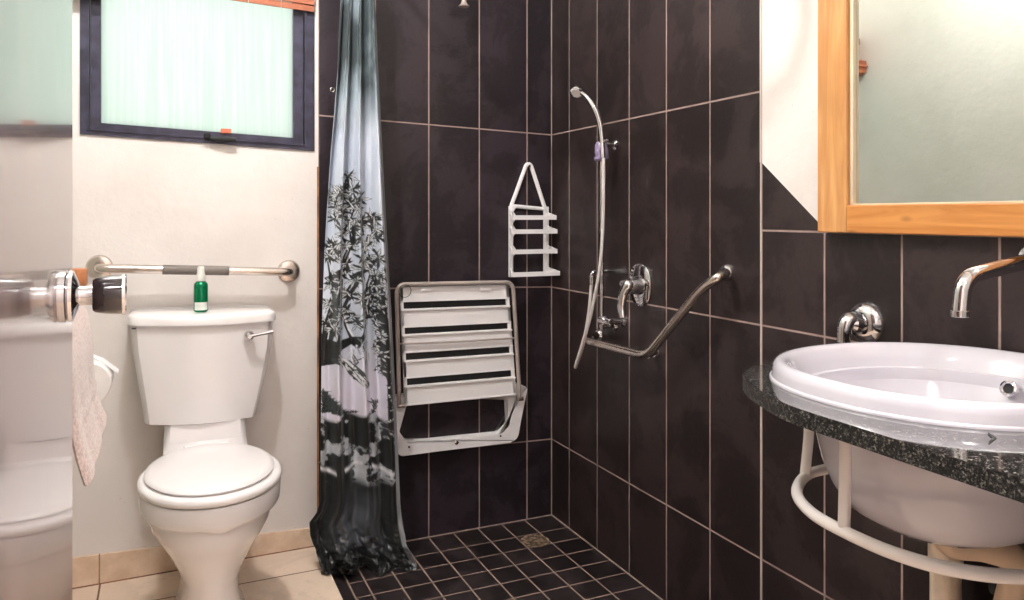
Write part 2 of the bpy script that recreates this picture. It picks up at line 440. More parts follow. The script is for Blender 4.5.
tube(bm, [h0, h1], .006, 10); tube(bm, fillet([h1, h1+Vector((.012, -.006, -.002)), h2], .008), [.006]*10+[.0055], 10) if False else tube(bm, [h1, (h1+h2)/2, h2], [.008, .009, .006], 10)
lathe(bm, [(.011, 0), (.011, .012), (.008, .016)], atY(207, 136, -.012), (0, -1, 0), 16)
finish('window_catch', bm, M['black'], win)
bm = bmesh.new(); a = atY(221, 133, -.008); b = atY(231, 129, -.004); box(bm, a, (b.x, .012, b.z), .001)
finish('seal_strip', bm, M['rust'], win, smooth=False)

# rolled wooden slat blind above the window
root = thing('slatted_blind', 'reddish brown rolled wooden slat blind across the top of the window', 'blind', (-1.28, -.03, 1.95))
bm = bmesh.new()
for k in range(5):
    z0 = 1.878+k*.022
    for j in range(7):
        x0 = XL+.004+j*.1055; x1 = x0+.1035
        if j == 6: x1 = -.926
        prism(bm, [(x0, -.012-.010*math.sin(PI*(k+.5)/5), zz(x0, z0)), (x1, -.012-.010*math.sin(PI*(k+.5)/5), zz(x1, z0)),
                   (x1, -.012-.010*math.sin(PI*(k+.5)/5), zz(x1, z0+.0205)), (x0, -.012-.010*math.sin(PI*(k+.5)/5), zz(x0, z0+.0205))], (0, -.007, 0))
finish('slats', bm, M['blind'], root, smooth=False)
bm = bmesh.new()
box(bm, (XL+.004, -.008, 2.0), (-.926, -.036, 2.03), .002)
finish('head_rail', bm, M['blind'], root, smooth=False)
bm = bmesh.new(); n = 14   # the roll at the left end hangs a little lower
lathe(bm, [(.008, 0), (.034, .001), (.034, .115), (.008, .116)], (XL+.004, -.045, 1.888), (1, 0, 0), 24)
for k in range(8):
    a = 2*PI*k/8
    box(bm, (XL+.004, -.045+.034*math.cos(a)-.005, 1.888+.034*math.sin(a)-.005), (XL+.12, -.045+.034*math.cos(a)+.005, 1.888+.034*math.sin(a)+.005), .002)
finish('roll', bm, M['blind'], root)

# ------------------------------------------------------------------ toilet
TXC = -1.276
root = thing('toilet', 'white ceramic close-coupled toilet standing under the window with its lid closed', 'toilet', (TXC, -.38, FZ))
def bowl_ring(z, yc, a, bf, bb, n=2.1): return sell(TXC, yc, z, a, bf, bb, n, 72)
rings = [bowl_ring(FZ, -.36, .095, .215, .25, 2.6), bowl_ring(FZ+.012, -.36, .098, .218, .25, 2.6), bowl_ring(.075, -.36, .090, .21, .25, 2.5), bowl_ring(.12, -.36, .078, .195, .25, 2.4),
         bowl_ring(.16, -.36, .074, .185, .25, 2.3), bowl_ring(.20, -.36, .078, .188, .25, 2.2), bowl_ring(.24, -.37, .095, .20, .24, 2.1),
         bowl_ring(.28, -.38, .114, .205, .235), bowl_ring(.32, -.40, .136, .213, .23), bowl_ring(.36, -.42, .153, .216, .23), bowl_ring(.392, -.425, .159, .211, .235),
         bowl_ring(.399, -.43, .174, .220, .235), bowl_ring(.408, -.43, .179, .225, .235), bowl_ring(.42, -.43, .180, .227, .24), bowl_ring(.450, -.432, .181, .228, .24), bowl_ring(.455, -.432, .177, .224, .24),
         bowl_ring(.455, -.432, .14, .19, .20), bowl_ring(.40, -.432, .12, .17, .17), bowl_ring(.30, -.42, .08, .11, .11)]
# soft droop in the middle of the front under the rim
for ri in (10, 11):
    for p in rings[ri]:
        if p.y < -.5: p.z -= .010*math.exp(-((p.x-TXC-.015)/.03)**2)
bm = bmesh.new(); loft(bm, rings, True, True)
finish('bowl', bm, M['ceramic'], root, ang=50)
# neck joining bowl and tank
bm = bmesh.new()
def nr(z, w, y0, y1): return [Vector((x, y, z)) for x, y in [(TXC-.002-w/2, y1), (TXC-.002-w/2, y0+.02), (TXC-.002-w/2+.015, y0), (TXC-.002+w/2-.015, y0), (TXC-.002+w/2, y0+.02), (TXC-.002+w/2, y1)]]
loft(bm, [nr(.20, .15, -.22, -.06), nr(.34, .20, -.25, -.04), nr(.43, .236, -.262, -.03), nr(.47, .238, -.235, -.03), nr(.50, .232, -.195, -.03), nr(.563, .224, -.185, -.03)])
finish('neck', bm, M['ceramic'], root, ang=40)
def tank_ring(z, x0, x1, yf, bulge, yb=-.012, cnt=24, dz=0):
    out = []; r = .022
    for i in range(cnt+1):      # front from left to right
        t = i/cnt; x = x0+(x1-x0)*t; e = min(t, 1-t)*(x1-x0)
        y = yf-bulge*math.sin(PI*t)
        if e < r: y += r*(1-math.sqrt(max(0, 1-((r-e)/r)**2)))
        out.append(Vector((x, y, z-dz*t-.004*math.sin(PI*t)*(1 if dz else 0))))
    out += [Vector((x1, yf+.05, z-dz)), Vector((x1, yb, z-dz)), Vector((x0, yb, z)), Vector((x0, yf+.05, z))]
    return out
bm = bmesh.new(); tr = []
for z, x0, x1, yf, bg in [(.556, -1.434, -1.146, -.165, .02), (.562, -1.446, -1.130, -.175, .022), (.62, -1.453, -1.116, -.178, .024), (.70, -1.466, -1.098, -.18, .025),
                          (.78, -1.478, -1.083, -.18, .026), (.858, -1.484, -1.078, -.18, .026)]:
    tr.append(tank_ring(z, x0, x1, yf, bg, dz=.009))
loft(bm, tr)
finish('tank', bm, M['ceramic'], root, ang=40)
bm = bmesh.new()
loft(bm, [tank_ring(.858, -1.483, -1.080, -.181, .026, dz=.009), tank_ring(.860, -1.491, -1.072, -.19, .028, dz=.009), tank_ring(.880, -1.492, -1.071, -.19, .028, dz=.009), tank_ring(.889, -1.488, -1.076, -.183, .026, dz=.009),
          tank_ring(.893, -1.475, -1.09, -.168, .022, yb=-.02, dz=.009)])
finish('tank_lid', bm, M['ceramic'], root, ang=50)
# flush lever
bm = bmesh.new(); c = atY(249, 335.5, -.205)
lathe(bm, [(.015, -.002), (.016, .006), (.012, .014), (.006, .02), (.006, .028)], c, (0, -1, 0), 20)
e = atY(273, 331.5, -.222); c2 = c+Vector((.0, -.022, 0))
tube(bm, [c2, c2+(e-c2)*.5, e], [.0055, .0045, .0055], 12)
finish('flush_lever', bm, M['chrome'], root)
bm = bmesh.new(); a = atY(131.5, 328.5, -.195); box(bm, a, a+Vector((.012, .012, -.003)), .0008)
finish('maker_mark', bm, M['black'], root, smooth=False)
# seat ring + lid
SC = -.437
bm = bmesh.new()
def st(z, a, bf, bb): return sell(TXC, SC, z, a, bf, bb, 2.05, 72)
loft(bm, [st(.457, .172, .218, .215), st(.461, .181, .227, .222), st(.470, .184, .230, .225), st(.478, .182, .227, .223), st(.482, .174, .219, .218), st(.482, .12, .16, .15), st(.458, .12, .16, .15)], False, False)
finish('seat', bm, M['seatplastic'], root, ang=60)
bm = bmesh.new()
def ld(z, a, bf, bb): return sell(TXC-.002, SC+.004, z, a, bf, bb, 2.05, 72)
loft(bm, [ld(.4835, .156, .203, .215), ld(.485, .163, .210, .22), ld(.490, .1655, .213, .222), ld(.495, .162, .209, .22), ld(.498, .151, .198, .21), ld(.500, .09, .12, .14)])
finish('lid', bm, M['seatplastic'], root, ang=60)
bm = bmesh.new()
box(bm, (TXC-.065, -.225, .482), (TXC+.065, -.207, .4975), .006, 3)
finish('hinge', bm, M['seatplastic'], root)

# ------------------------------------------------------------------ spray bottle on the tank
bx, by, bz = -1.291, -.158, .8875
root = thing('pump_bottle', 'small green bottle with a white cap standing on the toilet tank lid', 'bottle', (bx, by, bz))
bm = bmesh.new(); lathe(bm, [(.018, 0), (.0205, .003), (.0205, .078), (.019, .086), (.012, .093), (.010, .094)], (bx, by, bz), (0, 0, 1), 32)
finish('body', bm, M['green'], root)
bm = bmesh.new(); lathe(bm, [(.0125, .0935), (.0125, .114), (.0105, .118), (.010, .134), (.008, .138)], (bx, by, bz), (0, 0, 1), 28)
finish('cap', bm, M['greencap'], root)
bm = bmesh.new(); rings = []
for z in (.006, .030): rings.append([Vector((bx+.0209*math.cos(a), by+.0209*math.sin(a), bz+z)) for a in [math.radians(-150+120*k/16) for k in range(17)]] )
prs = [[*r, *[Vector((bx+(p.x-bx)*.99, by+(p.y-by)*.99, p.z)) for p in reversed(r)]] for r in rings]
loft(bm, prs); finish('paper_label', bm, M['paper'], root)

# ------------------------------------------------------------------ grab bar above the toilet
root = thing('grab_bar', 'straight steel grab bar on the white wall above the toilet tank', 'grab bar', (-1.29, 0, 1.005))
gl = atY(99, 268.5, -.07); gr = atY(288, 272, -.07)
gl0 = Vector((gl.x-.003, 0, gl.z)); gr0 = Vector((gr.x+.012, 0, gr.z-.002))
bm = bmesh.new(); tube(bm, fillet([gl0+Vector((0, -.004, 0)), Vector((gl0.x, -.068, gl.z)), Vector((gr0.x, -.068, gr.z)), gr0+Vector((0, -.004, 0))], .04, 8), .0135, 20)
finish('rail', bm, M['steel'], root)
for c in (gl0, gr0):
    bm = bmesh.new(); lathe(bm, [(.038, .0), (.038, .004), (.034, .010), (.022, .013), (.017, .013)], c, (0, -1, 0), 36)
    finish('wall_flange', bm, M['steel'], root)
g1 = atY(162.5, 270, -.068); g2 = atY(229, 270, -.068)
f1 = (g1.x-gl0.x)/(gr0.x-gl0.x); f2 = (g2.x-gl0.x)/(gr0.x-gl0.x)
A = Vector((gl0.x, -.068, gl.z)); B = Vector((gr0.x, -.068, gr.z))
bm = bmesh.new(); p, q = A.lerp(B, f1), A.lerp(B, f2)
tube(bm, [p, p+(q-p)*.002, q-(q-p)*.002, q], [.0142, .0152, .0152, .0142], 20)
finish('rubber_sleeve', bm, M['grip'], root)

# ------------------------------------------------------------------ left wall items
root = thing('towel_rail', 'orange wooden towel rail end on the left wall beside the grab bar', 'towel rail', (XL, -1.02, 1.05))
bm = bmesh.new(); box(bm, (XL, -.825, 1.030), (-1.545, -.79, 1.068), .004); finish('bracket', bm, M['peg'], root)
bm = bmesh.new(); box(bm, (XL, -1.345, 1.030), (-1.545, -1.31, 1.068), .004); finish('bracket', bm, M['peg'], root)
bm = bmesh.new(); tube(bm, [(-1.578, -1.31, 1.049), (-1.578, -.825, 1.049)], .011, 16); finish('dowel', bm, M['peg'], root)
# towel, folded over the dowel, two layers of unequal length
bm = bmesh.new(); prof = []
cx, cz, r = -1.578, 1.049, .0135
inner = [Vector((-1.572, 0, .645)), Vector((-1.580, 0, .80)), Vector((-1.596, 0, .95)), Vector((cx-r, 0, 1.03))]
arc = [Vector((cx+r*math.cos(a), 0, cz+r*math.sin(a))) for a in [math.radians(180-20*k) for k in range(1, 9)]]
outer = [Vector((cx+r+.006, 0, 1.02)), Vector((-1.538, 0, .95)), Vector((-1.532, 0, .85)), Vector((-1.522, 0, .79)), Vector((-1.510, 0, .745))]
path = crom(inner, 8)+arc+crom(outer, 10)
ny = 36; th = .016; L = len(path)
rows = []
for side in (0, 1):
    g = []
    for i, p in enumerate(path):
        t = (path[min(i+1, L-1)]-path[max(i-1, 0)]).normalized(); nrm = Vector((-t.z, 0, t.x))
        fo = .3+.7*min(1, abs(i-L*.42)/(L*.4)); row = []
        for j in range(ny+1):
            v = j/ny; y = -1.285+.43*v
            hem = 1.0+(.22 if abs(p.z-.83) < .006 and i > L/2 else 0)
            wv = .004*math.sin(v*17+p.z*5)*fo+.002*math.sin(v*31+1)*fo
            edge = math.sqrt(max(0, 1-(2*v-1)**8))
            off = (th*.5*edge*hem)*(1 if side else -1)+wv*.35
            z = p.z + (.02*v*max(0, (i-L*.75)/(L*.25)) if i > L*.75 else 0)
            row.append(Vector((p.x, y, z))+nrm*(-off))
        g.append(row)
    rows.append(g)
full = [rows[0][i]+list(reversed(rows[1][i])) for i in range(L)]
loft(bm, full)
tag(finish('towel', bm, M['towel'], origin=(-1.575, -1.07, .66), ang=80), 'pinkish beige terry towel hanging on the left wall behind the door', 'towel')
# toilet roll with curved white cover
root = thing('toilet_roll_holder', 'white toilet roll holder with curved lid on the left wall beside the toilet', 'toilet roll holder', (XL, -.50, .77))
rc = Vector((-1.566, -.50, .768))
bm = bmesh.new()
cov = [(-1.668, .836), (-1.62, .846), (-1.575, .836), (-1.535, .814), (-1.500, .785)]
pc = crom([Vector((x, 0, z)) for x, z in cov], 8)
loft(bm, [[Vector((p.x, y, p.z+dz)) for y, dz in ((-.515, 0), (-.47, 0), (-.47, -.003), (-.515, -.003))] for p in pc])
finish('cover', bm, M['plastic'], root)
bm = bmesh.new(); box(bm, (XL, -.565, .70), (XL+.008, -.435, .836), .002); finish('back_plate', bm, M['plastic'], root)
bm = bmesh.new(); tube(bm, fillet([(XL+.006, -.572, .768), (-1.566, -.572, .768), (-1.566, -.428, .768), (XL+.006, -.428, .768)], .006), .004, 10); finish('spindle', bm, M['chrome'], root)
bm = bmesh.new()
lathe(bm, [(.012, -.055), (.051, -.055), (.0535, -.052), (.0535, .052), (.051, .055), (.012, .055), (.012, -.055)], rc, (0, 1, 0), 48, cap=False)
tag(finish('toilet_roll', bm, M['tissue'], origin=rc), 'white toilet paper roll in the holder beside the toilet', 'toilet roll')

# ------------------------------------------------------------------ door (open, seen edge-on at the left)
dpx = -1.486
bm = bmesh.new(); box(bm, (dpx, -1.742, FZ+.012), (dpx-.04, -2.545, 2.07), .0025)
door = struct(finish('door_1', bm, M['door'], smooth=False))
kc = Vector((dpx, -1.830, 1.1020))
bm = bmesh.new()
lathe(bm, [(.0255, .0), (.0255, .003), (.023, .0045), (.0255, .006), (.0245, .009), (.017, .012), (.0115, .014)], kc, (1, 0, 0), 40)
finish('rosette', bm, M['chrome'], door)
bm = bmesh.new()
lathe(bm, [(.010, .011), (.0095, .018), (.0098, .024), (.0102, .028)], kc, (1, 0, 0), 32)
finish('neck', bm, M['chrome'], door)
bm = bmesh.new()
lathe(bm, [(.010, .0255), (.0155, .0258), (.0172, .028), (.0190, .037), (.0198, .047), (.0200, .0515)], kc, (1, 0, 0), 48)
knob = finish('knob', bm, M['knobdark'], door)
bm = bmesh.new()
lathe(bm, [(.0195, .0510), (.0206, .0515), (.0208, .0535), (.0202, .0548), (.0175, .0548), (.0170, .054)], kc, (1, 0, 0), 48)
finish('knob_ring', bm, M['chrome'], knob)
bm = bmesh.new()
for z in (.35, 1.85): lathe(bm, [(.007, -.045), (.007, .045)], (dpx-.02, -2.5495, z), (0, 0, 1), 12)
finish('hinge', bm, M['steel'], door)

# ------------------------------------------------------------------ shower curtain
def draw_print(W, H, y0, y1):
    """print painted on the cloth: W columns over 0..75, H rows over y0..y1"""
    rs = np.random.RandomState(3)
    ys = np.linspace(y0, y1, H)[:, None]; xs = np.linspace(0, 75, W)[None, :]
    X = np.repeat(xs, H, 0); Y = np.repeat(ys, W, 1)
    def vnoise(sx, sy, seed, octv=4):
        out = np.zeros((H, W)); amp = 1; tot = 0
        for o in range(octv):
            r = np.random.RandomState(seed+o); gx = X/sx*(2**o); gy = (Y+200)/sy*(2**o)
            ix = gx.astype(int); iy = gy.astype(int); fx = gx-ix; fy = gy-iy; fx = fx*fx*(3-2*fx); fy = fy*fy*(3-2*fy)
            T = r.rand(iy.max()+2, ix.max()+2)
            out += amp*((T[iy, ix]*(1-fx)+T[iy, ix+1]*fx)*(1-fy)+(T[iy+1, ix]*(1-fx)+T[iy+1, ix+1]*fx)*fy); tot += amp; amp *= .5
        return out/tot
    def L(c): return np.array(lin(c)[:3])
    A = np.zeros((H, W, 3))
    n = vnoise(26, 60, 11)
    sky = np.clip((n-.40)*4, 0, 1)[..., None]
    top = L((58, 68, 72))*(1-sky)+L((146, 160, 170))*sky
    low = L((206, 212, 224))*(.55+.45*sky)+L((150, 166, 188))*.4*(1-sky)
    k = np.clip((Y-(88+30*(n-.5)))/55, 0, 1)[..., None]
    A = top*(1-k)+low*k
    k2 = np.clip((Y-330)/50, 0, 1)[..., None]
    A = A*(1-k2)+L((212, 208, 222))*k2
    def seg(x0, y0_, x1, y1_, w0, w1, c, alpha=1.0):
        mx0, mx1 = min(x0, x1)-w0-2, max(x0, x1)+w0+2; my0, my1 = min(y0_, y1_)-w0-2, max(y0_, y1_)+w0+2
        j0, j1 = np.searchsorted(xs[0], [mx0, mx1]); i0, i1 = np.searchsorted(ys[:, 0], [my0, my1])
        if j1 <= j0 or i1 <= i0: return
        xx = X[i0:i1, j0:j1]; yy = Y[i0:i1, j0:j1]
        dx, dy = x1-x0, y1_-y0_; l2 = dx*dx+dy*dy+1e-9
        t = np.clip(((xx-x0)*dx+(yy-y0_)*dy)/l2, 0, 1)
        d = np.hypot(xx-x0-t*dx, yy-y0_-t*dy); w = w0*(1-t)+w1*t
        a = np.clip((w-d)/.5+.5, 0, 1)[..., None]*alpha
        A[i0:i1, j0:j1] = A[i0:i1, j0:j1]*(1-a)+np.array(c)*a
    PL = L((206, 210, 214)); BK = L((18, 21, 22)); DG = L((52, 60, 60)); WH = L((220, 222, 226)); GR = L((130, 136, 138))
    def poly(pts, ws, c, al=1.0):
        for (a, b), (w0, w1) in zip(zip(pts[:-1], pts[1:]), zip(ws[:-1], ws[1:])): seg(*a, *b, w0, w1, c, al)
    def leaves(cx, cy, n, r, c=BK, white=.45):
        for i in range(n):
            a = rs.rand()*2*PI; l = r*(.5+.6*rs.rand()); ox, oy = cx+rs.randn()*r*.35, cy+rs.randn()*r*.35
            ex, ey = ox+math.cos(a)*l, oy+math.sin(a)*l*.8
            mx, my = (ox+ex)/2, (oy+ey)/2
            seg(ox, oy, mx, my, .3, 1.1, c); seg(mx, my, ex, ey, 1.1, .15, c)
            if rs.rand() < white:
                seg(ox+1, oy+.8, mx+1.1, my+.8, .2, .8, WH); seg(mx+1.1, my+.8, ex+.6, ey+.5, .8, .1, WH)
    # branches (x measured from the left edge of the cloth)
    def tuft(cx, cy, n, r, dens=1.0):
        # spiky rosette of pointed leaves, dark with pale edges
        a0 = rs.rand()*6
        for i in range(n):
            a = a0+2.399*i; l = r*(.6+.75*rs.rand())
            ox, oy = cx+rs.randn()*r*.14, cy+rs.randn()*r*.14
            ex, ey = ox+math.cos(a)*l, oy+math.sin(a)*l*.9
            w = 1.0+.5*rs.rand(); mx, my = ox*.5+ex*.5, oy*.5+ey*.5
            seg(ox, oy, mx, my, .5, w, BK); seg(mx, my, ex, ey, w, .15, BK)
            if rs.rand() < .5:
                k = w*.55; seg(ox, oy, mx, my, .15, k, PL); seg(mx, my, ox*.12+ex*.88, oy*.12+ey*.88, k, .1, PL)
    poly([(0, 352), (5, 325), (13, 296), (21, 268), (28, 250), (35, 228)], [3.5, 3.2, 2.8, 2.4, 2.0, 1.2], BK)
    poly([(3, 330), (10, 303), (19, 273), (27, 252)], [.7, .7, .6, .4], GR)
    poly([(14, 345), (22, 312), (35, 284), (46, 257), (52, 235)], [2.2, 1.8, 1.5, 1.2, .7], BK)
    poly([(8, 345), (13, 310), (8, 285), (4, 262)], [2, 1.6, 1.2, .7], DG)
    poly([(34, 345), (26, 326), (20, 304), (22, 280)], [1.8, 1.5, 1.2, .8], BK)
    poly([(36, 346), (46, 325), (52, 305), (50, 285), (58, 262)], [2, 1.6, 1.3, 1, .6], BK)
    poly([(36, 341), (29, 330), (24, 316)], [1.1, 1.0, .7], WH)
    for cx, cy, n, r in [(6, 196, 22, 11), (14, 192, 22, 11), (22, 198, 22, 12), (30, 190, 20, 10), (10, 206, 18, 9), (27, 176, 10, 9), (21, 212, 22, 11), (36, 208, 22, 11), (44, 224, 22, 12), (32, 226, 20, 10),
                         (54, 220, 18, 11), (8, 246, 30, 9), (14, 252, 26, 9), (4, 256, 20, 8), (32, 244, 16, 9), (46, 246, 16, 10), (60, 236, 16, 9), (42, 268, 22, 11), (54, 262, 18, 10), (24, 270, 12, 8), (30, 296, 16, 9),
                         (46, 296, 18, 9), (60, 284, 24, 10), (52, 306, 16, 8), (64, 300, 18, 8), (6, 304, 12, 8), (5, 322, 14, 7), (27, 310, 12, 7), (12, 276, 14, 8), (62, 258, 14, 9)]:
        tuft(cx, cy, n, r)
    for k in range(46):
        ty = 192+rs.rand()*140; tx = 3+rs.rand()*(62 if ty > 215 else 42); tuft(tx, ty, 10, 9)
    poly([(0, 350), (8, 347), (18, 347), (30, 342), (44, 336)], [9, 7, 5, 3.8, 2], BK)
    poly([(0, 358), (6, 358), (15, 353)], [9, 8, 4], BK)
    poly([(12, 360), (20, 361), (28, 366), (37, 375), (46, 384)], [2.5, 4, 5, 6, 3.5], DG)
    poly([(16, 357), (26, 361), (35, 369)], [1.2, 1.4, .8], WH)
    for i in range(120):
        t = rs.rand(); x = 14+t*31; y = 357+t*26+rs.randn()*3.2; seg(x, y, x+2.5, y+3, .5, .2, WH if rs.rand() < .55 else BK)
    for i in range(40):
        x = 30+rs.rand()*20; y = 338+rs.rand()*24; seg(x, y, x+rs.randn()*3, y+5+rs.rand()*4, .6, .2, [GR, WH, BK][i % 3])
    # right hand tree strip
    poly([(60, 275), (64, 320), (66, 350), (69, 380), (70, 420), (70, 470)], [1.5, 5, 6, 3, 4, 7], BK)
    for cy in range(275, 372, 6): tuft(61+rs.randn()*2, cy, 9, 6)
    for cy in range(372, 480, 12): tuft(69, cy, 7, 4)
    # bushes on the horizon
    for i in range(420):
        x = 1+abs(rs.randn())*12; y = 414-max(0, (26-x))*rs.rand()*.95; seg(x, y, x+rs.randn()*2.5, y-2.5, .6, .2, DG if i % 3 else BK)
    for i in range(26): x = 54+rs.randn()*2; y = 398+rs.rand()*16; seg(x, y, x+rs.randn()*2, y-3, .8, .3, BK)
    # ground : dark band with pale rocks, then dark grass
    edge = 414+6*np.sin(X/6.0)*np.sin(X/17+1)
    gm = np.clip((Y-edge)/4, 0, 1)[..., None]
    rk = vnoise(13, 11, 40, 5)+.10*(vnoise(2.6, 3.4, 91, 2)-.5)*2; rkm = np.clip((rk-.575)*14, 0, 1)
    rkm = rkm*np.clip((486-Y)/8, 0, 1)
    dk = vnoise(4, 7, 60, 3)[..., None]
    grd = L((16, 18, 18))*(.5+dk)
    gcol = grd*(1-rkm[..., None])+L((186, 190, 198))*rkm[..., None]*(.6+.5*dk)
    line = np.exp(-((Y-(468+5*np.sin(X/9)))/2.2)**2)*(vnoise(9, 30, 71, 2) > .45)
    gcol = gcol*(1-line[..., None])+L((214, 214, 220))*line[..., None]
    sheen = (np.exp(-((X-38)/17.0)**2)*np.clip((Y-478)/40, 0, 1)*np.clip((560-Y)/20, 0, 1))[..., None]*(.35+.65*vnoise(2.5, 8, 83, 3)[..., None])  # grey sheen on the lower cloth, painted into the print
    gcol = gcol*(1-sheen*.55)+L((112, 116, 126))*sheen*.55
    A = A*(1-gm)+gcol*gm
    # plain grey selvedge on the right
    sv = np.clip((X-71.2)/.8, 0, 1)[..., None]
    A = A*(1-sv)+L((120, 122, 126))*sv
    return np.clip(A, 0, 1)
def interp(tab, y):
    if y <= tab[0][0]: return tab[0][1]
    for (a, va), (b, vb) in zip(tab[:-1], tab[1:]):
        if y <= b: return va+(vb-va)*(y-a)/(b-a)
    return tab[-1][1]
LE = [(-60, 342), (0, 340), (70, 337), (150, 331), (250, 326), (330, 323), (450, 321), (500, 320), (512, 316), (522, 309), (535, 310), (552, 315), (562, 319), (578, 320)]
RE = [(-60, 375), (0, 377), (70, 380), (150, 384), (250, 388.5), (300, 391), (400, 395), (500, 399), (540, 403), (556, 411), (566, 413), (578, 408)]
W, H = 230, 900; y0, y1 = -52, 579
img = draw_print(W, H, y0, y1)
verts = []; cols = []
for i in range(H):
    py = y0+(y1-y0)*i/(H-1)
    l = interp(LE, py); r = interp(RE, py); base = -.185
    low = max(0, (py-470)/108); low = low*low
    for j in range(W):
        u = j/(W-1)
        amp = .018+.006*math.sin(py*.006)
        ph = u*2*PI*3.4+.5*math.sin(py*.008)+1.9+1.6*math.sin(u*3+py*.004)
        d = amp*math.sin(ph)+.008*math.sin(ph*2.1+py*.012)
        d += low*(.022*math.sin(u*9+py*.09)+.016*math.sin(u*23-py*.11))+low*low*.035*math.sin(u*PI)*-1
        Y = base-d-.02*low
        px = l+(r-l)*u+.8*math.sin(ph+1.3)*math.sin(PI*u)
        p = atY(px, py, base)
        crum = max(0, min(1, (py-520)/40))
        p.y = Y
        if crum > 0:
            q = Vector((px*.075, py*.075, 3.1))
            p.y += crum*(.034*noise.noise(q)+.016*noise.noise(q*2.6)+.006*noise.noise(q*6))
            p.y -= crum*.018*math.sin(min(1, (py-520)/59)*PI)
            p.x += crum*.010*noise.noise(q*1.7+Vector((9, 0, 0)))
        # keep it above the raised sand floor on the left
        floor = FZ+.006 if p.x < -.905 else .006
        fl = min(1.0, max(0.0, (-.885-p.x)/.03)); floor = .006+(FZ)*fl
        if p.z < floor: p.z = floor+.0005*math.sin(j)
        if p.y > -.02: p.y = -.02
        verts.append(p)
wl = Vector((-.80, -.185, 0))
faces = [(i*W+j, i*W+j+1, (i+1)*W+j+1, (i+1)*W+j) for i in range(H-1) for j in range(W-1)]
me = bpy.data.meshes.new('shower_curtain'); me.from_pydata([v-wl for v in verts], [], faces)
ca = me.color_attributes.new('print', 'FLOAT_COLOR', 'POINT')
flat = np.ones((H*W, 4)); flat[:, :3] = img.reshape(-1, 3); ca.data.foreach_set('color', flat.ravel())
for p in me.polygons: p.use_smooth = True
me.materials.append(M['curtain'])
o = bpy.data.objects.new('shower_curtain', me); COL.objects.link(o); o.location = wl
sm = o.modifiers.new('thick', 'SOLIDIFY'); sm.thickness = .0016; sm.offset = 0
tag(o, 'gathered grey shower curtain printed with trees and rocks hanging at the tile edge', 'shower curtain')
# rail it hangs from (above the picture)
topz = max(v.z for v in verts)
root = thing('curtain_rail', 'steel curtain rail above the shower curtain', 'curtain rail', (-.74, -.185, topz+.03))
bm = bmesh.new(); tube(bm, fillet([(-.74, -.001, topz+.03), (-.74, -1.2, topz+.03), (-.001, -1.2, topz+.03)], .2, 12), .011, 16); finish('pole', bm, M['steel'], root)
bm = bmesh.new(); lathe(bm, [(.026, 0), (.026, .006), (.014, .012)], (-.74, 0, topz+.03), (0, -1, 0), 24); finish('wall_flange', bm, M['steel'], root)
bm = bmesh.new(); lathe(bm, [(.026, 0), (.026, .006), (.014, .012)], (0, -1.2, topz+.03), (-1, 0, 0), 24); finish('wall_flange', bm, M['steel'], root)

# tiny hook on the tile left of the curtain
hk = atY(332, 90, 0)
bm = bmesh.new(); tube(bm, [hk+Vector((.007*math.cos(a), -.008, .007*math.sin(a))) for a in [math.radians(30*k-60) for k in range(11)]], .0014, 8)
tube(bm, [hk+Vector((-.004, 0, 0)), hk+Vector((-.004, -.009, 0))], .0018, 8)
tag(finish('wall_hook', bm, M['steel'], origin=hk), 'tiny round metal hook on the dark tile left of the curtain', 'hook')

# ------------------------------------------------------------------ folding shower seat
SY = -.045
P = lambda x, y, Y=SY: atY(x, y, Y)
root = thing('shower_bench', 'white folding shower seat with four slots folded up against the dark tiles', 'folding seat', P(458, 452, 0))
def rounded(pts, rad, n=6):
    Q = [Vector(p) for p in pts]; out = []; m = len(Q)
    for i in range(m):
        a = Q[i-1]-Q[i]; b = Q[(i+1) % m]-Q[i]; rr = rad[i] if isinstance(rad, (list, tuple)) else rad
        A = Q[i]+a.normalized()*rr; B = Q[i]+b.normalized()*rr
        for k in range(n+1): t = k/n; out.append(A*(1-t)**2+Q[i]*2*t*(1-t)+B*t*t)
    return out
def ring_plate(bm, outer, inner, d):
    """plate with a hole; outer/inner rings of equal count, extruded by d"""
    d = Vector(d); n = len(outer)
    o0 = [bm.verts.new(p) for p in outer]; i0 = [bm.verts.new(p) for p in inner]; o1 = [bm.verts.new(p+d) for p in outer]; i1 = [bm.verts.new(p+d) for p in inner]
    for j in range(n):
        k = (j+1) % n
        bm.faces.new((o0[j], o0[k], i0[k], i0[j])); bm.faces.new((o1[k], o1[j], i1[j], i1[k]))
        bm.faces.new((o0[k], o0[j], o1[j], o1[k])); bm.faces.new((i0[j], i0[k], i1[k], i1[j]))
